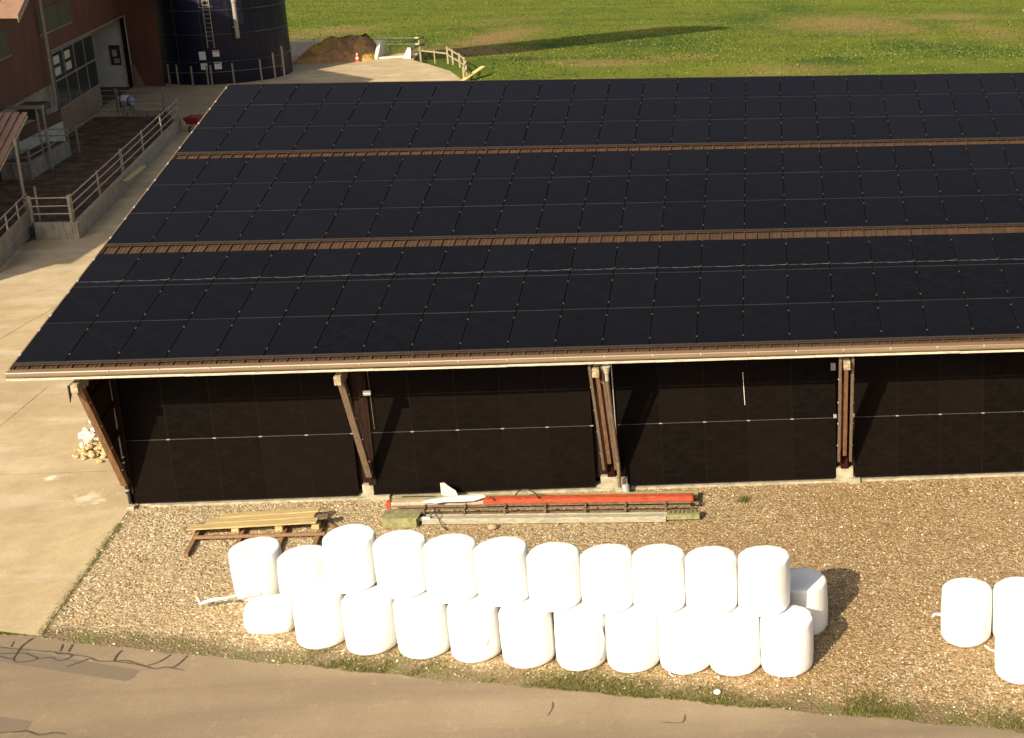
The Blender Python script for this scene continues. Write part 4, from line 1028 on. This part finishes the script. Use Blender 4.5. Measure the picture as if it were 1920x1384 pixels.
# door opening: lintel, jambs, glazed sliding leaf, boarded lower half, partition seen through the opening
awall(-1.06, 16.0, 4.80, 4.895, .10, .30, 'galv', 'door_rail')
awall(-1.06, -.92, 0, 4.79, .04, .24, 'darkwood', 'jamb')
awall(15.85, 16.0, 0, 4.79, .04, .24, 'darkwood', 'jamb')
gd = MB(); S0, S1, Z0, Z1 = -.90, 7.95, 1.48, 4.72
gl = awall(S0, S1, Z0, Z0+.07, .05, .07, 'galv', 'glazed_door')
for k in range(5): awall(S0+(S1-S0-.07)*k/4, S0+(S1-S0-.07)*k/4+.07, Z0+.072, Z1, .05, .07, 'galv', 'mullion', gl)
for k in range(4):
    a0 = S0+(S1-S0-.07)*k/4+.074; a1 = S0+(S1-S0-.07)*(k+1)/4-.004
    awall(a0, a1, 3.05, 3.13, .05, .07, 'galv', 'transom', gl); awall(a0, a1, Z1-.07, Z1, .05, .07, 'galv', 'transom', gl)
    for (z0, z1) in ((Z0+.075, 3.047), (3.133, Z1-.073)): awall(a0, a1, z0, z1, .02, .012, 'glass', 'pane', gl)
    if k < 2:
        for z in (3.35, 4.0): awall(a0+.25, a0+1.35, z, z+.45, .026, .004, 'cream', 'sheet', gl)
for k in range(4): awall(-.9+k*2.215, -.9+(k+1)*2.215-.02, .1, 1.46, .03, .06, 'beige', 'lower_board', gl)
o = MB(); px0 = ap(15.8, 0).x
o.span((-32.5, 67.15, 0), (px0-.02, 67.3, 1.55)); pt = o.build('partition', M['whitewash'], cb)
o = MB(); o.span((-32.5, 67.17, 1.552), (px0-.02, 67.3, 4.9)); o.build('upper_partition', M['whitewash'], cb)
o = MB(); o.span((-27.78, 67.12, 1.5), (-27.10, 67.165, 2.85)); pb = o.build('notice_board', M['darksteel'], cb)
o = MB(); o.span((-27.62, 67.10, 2.1), (-27.32, 67.115, 2.55)); o.build('paper', M['cream'], pb); o = MB(); o.span((-27.55, 67.10, 1.65), (-27.2, 67.115, 1.95)); o.build('paper', M['partition'], pb)
o = MB(); o.prism([(-24.2, 50.5), (-26.5, 67.1), (-32.5, 67.1), (-32.5, 50.5)], .013, .016); o.build('barn_floor', M['interior'], cb)
o = MB(); o.span((-32.7, 48.3, 0), (-32.55, 67.1, 5)); o.build('inner_wall', M['interior'], cb)
o = MB(); o.span((-32.55, 48.3, 0), (-23.8, 48.45, 5)); o.build('inner_wall', M['interior'], cb)
o = MB(); o.prism([(-24.1, 48.5), (-26.6, 67.1), (-32.5, 67.1), (-32.5, 48.5)], 5.0, 5.1); o.build('ceiling', M['interior'], cb)
# short red wall facing south between barn corner and silo
o = MB(); o.span((px0-.45, 67.25, 0), (-24.55, 67.45, 6.6)); o.build('corner_wall', M['redclad'], cb)
o = MB(); o.add([(px0+.08, 67.1, 0), (px0+.75, 67.1, 0), (px0+.14, 67.1, 1.5), (px0+.08, 67.2, 0), (px0+.75, 67.2, 0), (px0+.14, 67.2, 1.5)], [(0,1,2),(3,5,4),(0,3,4,1),(1,4,5,2),(2,5,3,0)]); o.build('rubber_flap', M['beige'], cb)
# a taller barn just outside the frame on the left, whose shadow covers the yard
ob_ = thing('neighbour_barn', (-28, 20, 0), 'tall red neighbour barn standing just outside the left edge, shading the yard', 'barn')
o = MB(); o.span((-45, 9.3, 0), (-19.6, 31, 10.4)); o.build('walls', M['redclad'], ob_)
o = MB(); o.add([(-19.2, 8.9, 10.45), (-45.4, 8.9, 10.45), (-45.4, 31.4, 10.45), (-19.2, 31.4, 10.45), (-32.3, 8.9, 14.5), (-32.3, 31.4, 14.5)], [(0,1,2,3), (0,3,5,4), (1,4,5,2), (0,4,1), (3,2,5)]); o.build('roof', M['redcorr'], ob_)

# ------------------------------------------------------------------ silo
SX, SY, SR, SH = -22.2, 72.0, 4.6, 37.0
silo = thing('silo', (SX, SY, 0), 'tall dark blue steel silo with ladder beside the red barn', 'silo')
o = MB(); nn = 64; vs = []
for z in (0, SH):
    for i in range(nn): vs.append((SX+SR*math.cos(2*PI*i/nn), SY+SR*math.sin(2*PI*i/nn), z))
o.add(vs, [(i, (i+1) % nn, (i+1) % nn+nn, i+nn) for i in range(nn)], 0, True)
o.build('shell', M['silo'], silo)
o = MB(); n2 = 64
for (r0, z0, r1, z1) in ((SR+.1, SH, SR*.5, SH+1.4), (SR*.5, SH+1.4, .01, SH+1.9)):
    vs = [(SX+r0*math.cos(2*PI*i/n2), SY+r0*math.sin(2*PI*i/n2), z0) for i in range(n2)]+[(SX+r1*math.cos(2*PI*i/n2), SY+r1*math.sin(2*PI*i/n2), z1) for i in range(n2)]
    o.add(vs, [(i, (i+1) % n2, (i+1) % n2+n2, i+n2) for i in range(n2)], 0, True)
o.build('dome', M['silo'], silo)
bandm = simple('silo_band', (.06, .06, .065), .4, .15, 5, .4)
for k in range(16):
    z = 1.55+k*1.62+.25*(k > 0)
    if z > SH-.3: break
    o = MB(); vs = []
    for i in range(nn):
        c_, s_ = math.cos(2*PI*i/nn), math.sin(2*PI*i/nn)
        vs += [(SX+(SR-.01)*c_, SY+(SR-.01)*s_, z-.03), (SX+(SR+.045)*c_, SY+(SR+.045)*s_, z-.025), (SX+(SR+.045)*c_, SY+(SR+.045)*s_, z+.025), (SX+(SR-.01)*c_, SY+(SR-.01)*s_, z+.03)]
    o.add(vs, [(4*i+j, 4*((i+1) % nn)+j, 4*((i+1) % nn)+j+1, 4*i+j+1) for i in range(nn) for j in range(3)], 0, True)
    o.build('band', bandm, silo)
for ang in [math.radians(d) for d in (-150, -128, -106, -84, -62, -40, -18)]:
    o = MB(); x = SX+(SR+.01)*math.cos(ang); y = SY+(SR+.01)*math.sin(ang); o.cyl((x, y, 0), (x, y, SH), .018, 6); o.build('seam', bandm, silo)
lx = -21.35; ly = SY-math.sqrt(SR**2-(lx+.2-SX)**2)-.25
ld = MB(); ld.cyl((lx, ly, 2.55), (lx, ly, SH), .03, 8); ld.cyl((lx+.44, ly, 2.55), (lx+.44, ly, SH), .03, 8)
ld = ld.build('ladder', M['galv'], silo)
for k in range(30):
    z = 3.05+k*.30; MB().cyl((lx, ly, z), (lx+.44, ly, z), .018, 6).build('rung', M['galv'], ld)
for z in (3.6, 5.6, 8.2, 11): MB().span((lx-.02, ly, z), (lx+.02, ly+.26, z+.05)).build('standoff', M['galv'], ld)
for k in range(12):
    z = 5.35+k*.9; o = MB(); pts = [(lx+.22+.40*math.cos(t), ly-.02-.62*math.sin(t)**1 if math.sin(t) > 0 else ly, z) for t in [PI*i/10 for i in range(11)]]
    o.path(pts, .022, 6); o.build('cage_hoop', M['galv'], ld)
for t in (.25, .5, .75):
    x = lx+.22+.40*math.cos(PI*t); y = ly-.02-.62*math.sin(PI*t); o = MB(); o.cyl((x, y, 5.35), (x, y, 15.2), .015, 6); o.build('cage_bar', M['galv'], ld)
o = MB(); o.path([(-19.45, 67.75, 14), (-19.45, 67.75, 3.15)], .14, 14); pp = o.build('fill_pipe', M['galv'], silo)
o = MB(); o.cyl((-19.45, 67.75, 5.6), (-19.45, 67.75, 5.7), .17, 14); o.build('pipe_collar', M['alu'], pp); o = MB(); o.beam((-19.45, 67.8, 3.7), (-19.85, 68.1, 3.9), .05, .05); o.build('pipe_bracket', M['galv'], pp)
for (x0, z0, x1, z1) in ((-22.03, 1.73, -21.60, 2.30), (-21.17, 1.93, -20.75, 2.36), (-22.0, 1.06, -21.58, 1.50), (-21.15, 1.06, -20.70, 1.55)):
    xm = (x0+x1)/2; y = SY-math.sqrt(SR**2-(xm-SX)**2)
    an = math.atan2(y-SY, xm-SX)+PI/2
    o = MB(); o.box((xm, y-.05, (z0+z1)/2), (x1-x0, .02, z1-z0), R=Matrix.Rotation(an, 3, 'Z')); sg = o.build('warning_sign', M['whitepaint'], silo)
    if (x0, z0) in ((-21.15, 1.06), (-21.17, 1.93)):
        o = MB(); o.box((xm, y-.065, z1-.07), (x1-x0-.06, .006, .07), R=Matrix.Rotation(an, 3, 'Z')); o.build('sign_header', M['navyband'] if z0 < 1.5 else M['conered'], sg)
sf = thing('silo_fence', (SX, 66.7, 0), 'ring of thin galvanised posts with wire around the foot of the blue silo', 'fence')
prev = None
for (x, h) in ((-24.1, 1.5), (-23.45, 1.5), (-22.45, 1.4), (-21.45, 1.45), (-21.2, 1.45), (-19.9, 1.5), (-18.4, 1.55), (-17.75, 1.9), (-17.2, 2.3)):
    y = SY-math.sqrt(max(0, 5.25**2-(x-SX)**2)) if x < -17.2 else 69.5
    MB().span((x-.045, y-.045, 0), (x+.045, y+.045, h)).build('post', M['galv'], sf)
    if prev: MB().cyl((prev[0], prev[1], .95), (x, y, .95), .012, 5).build('wire', M['galv'], sf)
    prev = (x, y)

# ------------------------------------------------------------------ manure store and things around it
mw = thing('manure_store', (-16, 80, 0), 'pale concrete bunker walls around the straw manure heap', 'wall')
MB().span((-26, 80.6, -1.2), (-13.0, 80.85, 1.12)).build('back_wall', M['bunker'], mw)
o = MB(); vs = [(-13.25, 80.59, -.1), (-13.25, 80.59, 1.12), (-13.25, 79.6, 1.1), (-13.25, 78.3, .1), (-13.25, 78.3, -.1)]
o.add(vs+[(v[0]+.25, v[1], v[2]) for v in vs], [(0,1,2,3,4), (9,8,7,6,5), (0,5,6,1), (1,6,7,2), (2,7,8,3), (3,8,9,4), (4,9,5,0)]); o.build('side_wall', M['bunker'], mw)
o = MB(); o.beam((-13.0, 78.6, .06), (-10.7, 79.4, .06), .4, .12); o.build('ramp_edge', M['bunker'], mw)
o = MB(); o.add([(-11.2, 78.6, 0), (-10.55, 78.3, 0), (-10.55, 78.9, .75), (-10.9, 79.2, .75), (-11.2, 79.4, 0), (-10.55, 79.4, 0)], [(0,1,2,3), (0,3,4), (1,5,2), (3,2,5,4)]); o.build('end_block', M['bunker'], mw)
# manure heap: lumpy mound
nx, ny = 90, 40; V = []; 
for j in range(ny):
    for i in range(nx):
        u = i/(nx-1); v = j/(ny-1); x = -18.9+u*5.7; y = 76.1+u*1.5+v*4.4
        if y > 80.58: y = 80.58
        e = min(1, u*2.6, (1-u)*5)*min(1, v*2.4)
        e = e**.7
        z = 1.55*e*(.93+.07*math.sin(u*9)+.05*math.sin(u*23+v*8))+e*random.uniform(-.13, .13)+.05*random.random()
        V.append((x+random.uniform(-.03, .03), y, z if (e > 0) else .0))
F = [(j*nx+i, j*nx+i+1, (j+1)*nx+i+1, (j+1)*nx+i) for j in range(ny-1) for i in range(nx-1)]
o = npmesh('manure_heap', np.array(V), np.array(F), [M['heap']]); tag(o, 'orange brown straw manure heap between pale bunker walls', 'manure heap')
cn = thing('traffic_cone', (-14.2, 77.2, 0), 'red and white traffic cone standing before the manure heap', 'traffic cone')
o = MB(); o.box((-14.2, 77.2, .035), (.42, .42, .045)); o.build('base', M['conered'], cn)
for (z0, r0, z1, r1, m) in ((.06, .17, .22, .135, 'conered'), (.22, .137, .38, .103, 'whitepaint'), (.38, .105, .52, .072, 'conered'), (.52, .074, .63, .05, 'whitepaint'), (.63, .05, .74, .025, 'conered')):
    o = MB(); o.cyl((-14.2, 77.2, z0), (-14.2, 77.2, z1), r0, 16, r2=r1); o.build('cone' if m == 'conered' else 'white_ring', M[m], cn)
pf = thing('pipe_fence', (-16, 83, 0), 'long pale yellow rail fence behind the manure store', 'fence')
for z in (.98, .48): MB().beam((-26, 83, z), (-10.9, 83, z), .06, .10).build('rail', M['palepipe'], pf)
for x in (-26, -22.5, -19, -16, -13.2, -10.9): MB().span((x-.05, 83.04, -1.2), (x+.05, 83.12, 1.0)).build('post', M['fencewood'], pf)
gt = thing('dark_frame_gate', (-10.4, 80, 0), 'dark steel frame gate standing open at the end of the yellow rail fence', 'gate')
for (p, q) in (((-10.5, 78.6, 0), (-10.5, 78.6, 1.25)), ((-10.2, 81.6, 0), (-10.2, 81.6, 1.25)), ((-10.5, 78.6, 1.22), (-10.2, 81.6, 1.22)), ((-10.5, 78.6, .7), (-10.2, 81.6, .7)), ((-10.3, 78.55, 0), (-10.3, 78.55, 1.0)), ((-10.2, 81.4, .55), (-8.9, 81.2, .45))):
    MB().beam(p, q, .08, .08).build('bar', M['darksteel'], gt)
cf = thing('curved_rail_fence', (-7, 75, 0), 'weathered grey rail fence curving down toward the barn ridge', 'fence')
pts = [(-7.6, 77.6), (-6.9, 76.0), (-6.0, 74.0), (-5.25, 72.0), (-4.75, 70.0), (-4.45, 67.5)]
for p in pts[:]: MB().span((p[0]-.06, p[1]-.06, -.6), (p[0]+.06, p[1]+.06, 1.0)).build('post', M['fencewood'], cf)
for p, q in zip(pts[:-1], pts[1:]):
    for z in (.88, .38): MB().beam((*p, z), (*q, z), .06, .12).build('rail', M['fencewood'], cf)
lf = thing('rail_fence', (-9, 78, 0), 'low weathered rail between dark gate and curved fence', 'fence')
MB().beam((-10.3, 79.5, .5), (-7.7, 77.8, .45), .06, .10).build('rail', M['fencewood'], lf)
for x, y in ((-10.0, 79.35), (-8.8, 78.6)): MB().span((x-.04, y-.04, -.6), (x+.04, y+.04, .6)).build('post', M['fencewood'], lf)
o = MB(); o.beam((-4.5, 66.6, .10), (-3.55, 70.0, .62), .34, .05); tag(o.build('yellow_board', M['yellowplank'], loc=(-4, 68.5, 0)), 'bright yellow timber board leaning on grass just behind the barn ridge', 'board')
o = MB(); o.span((46.4, 129.2, -5.0), (54, 133, -3.5)); o.span((46.1, 129.0, -3.5), (54.2, 133.2, -3.3)); tag(o.build('field_shed', M['fencewood'], loc=(50, 131, -4.8)), 'corner of a small pale roofed shed at the far right of the field', 'shed')
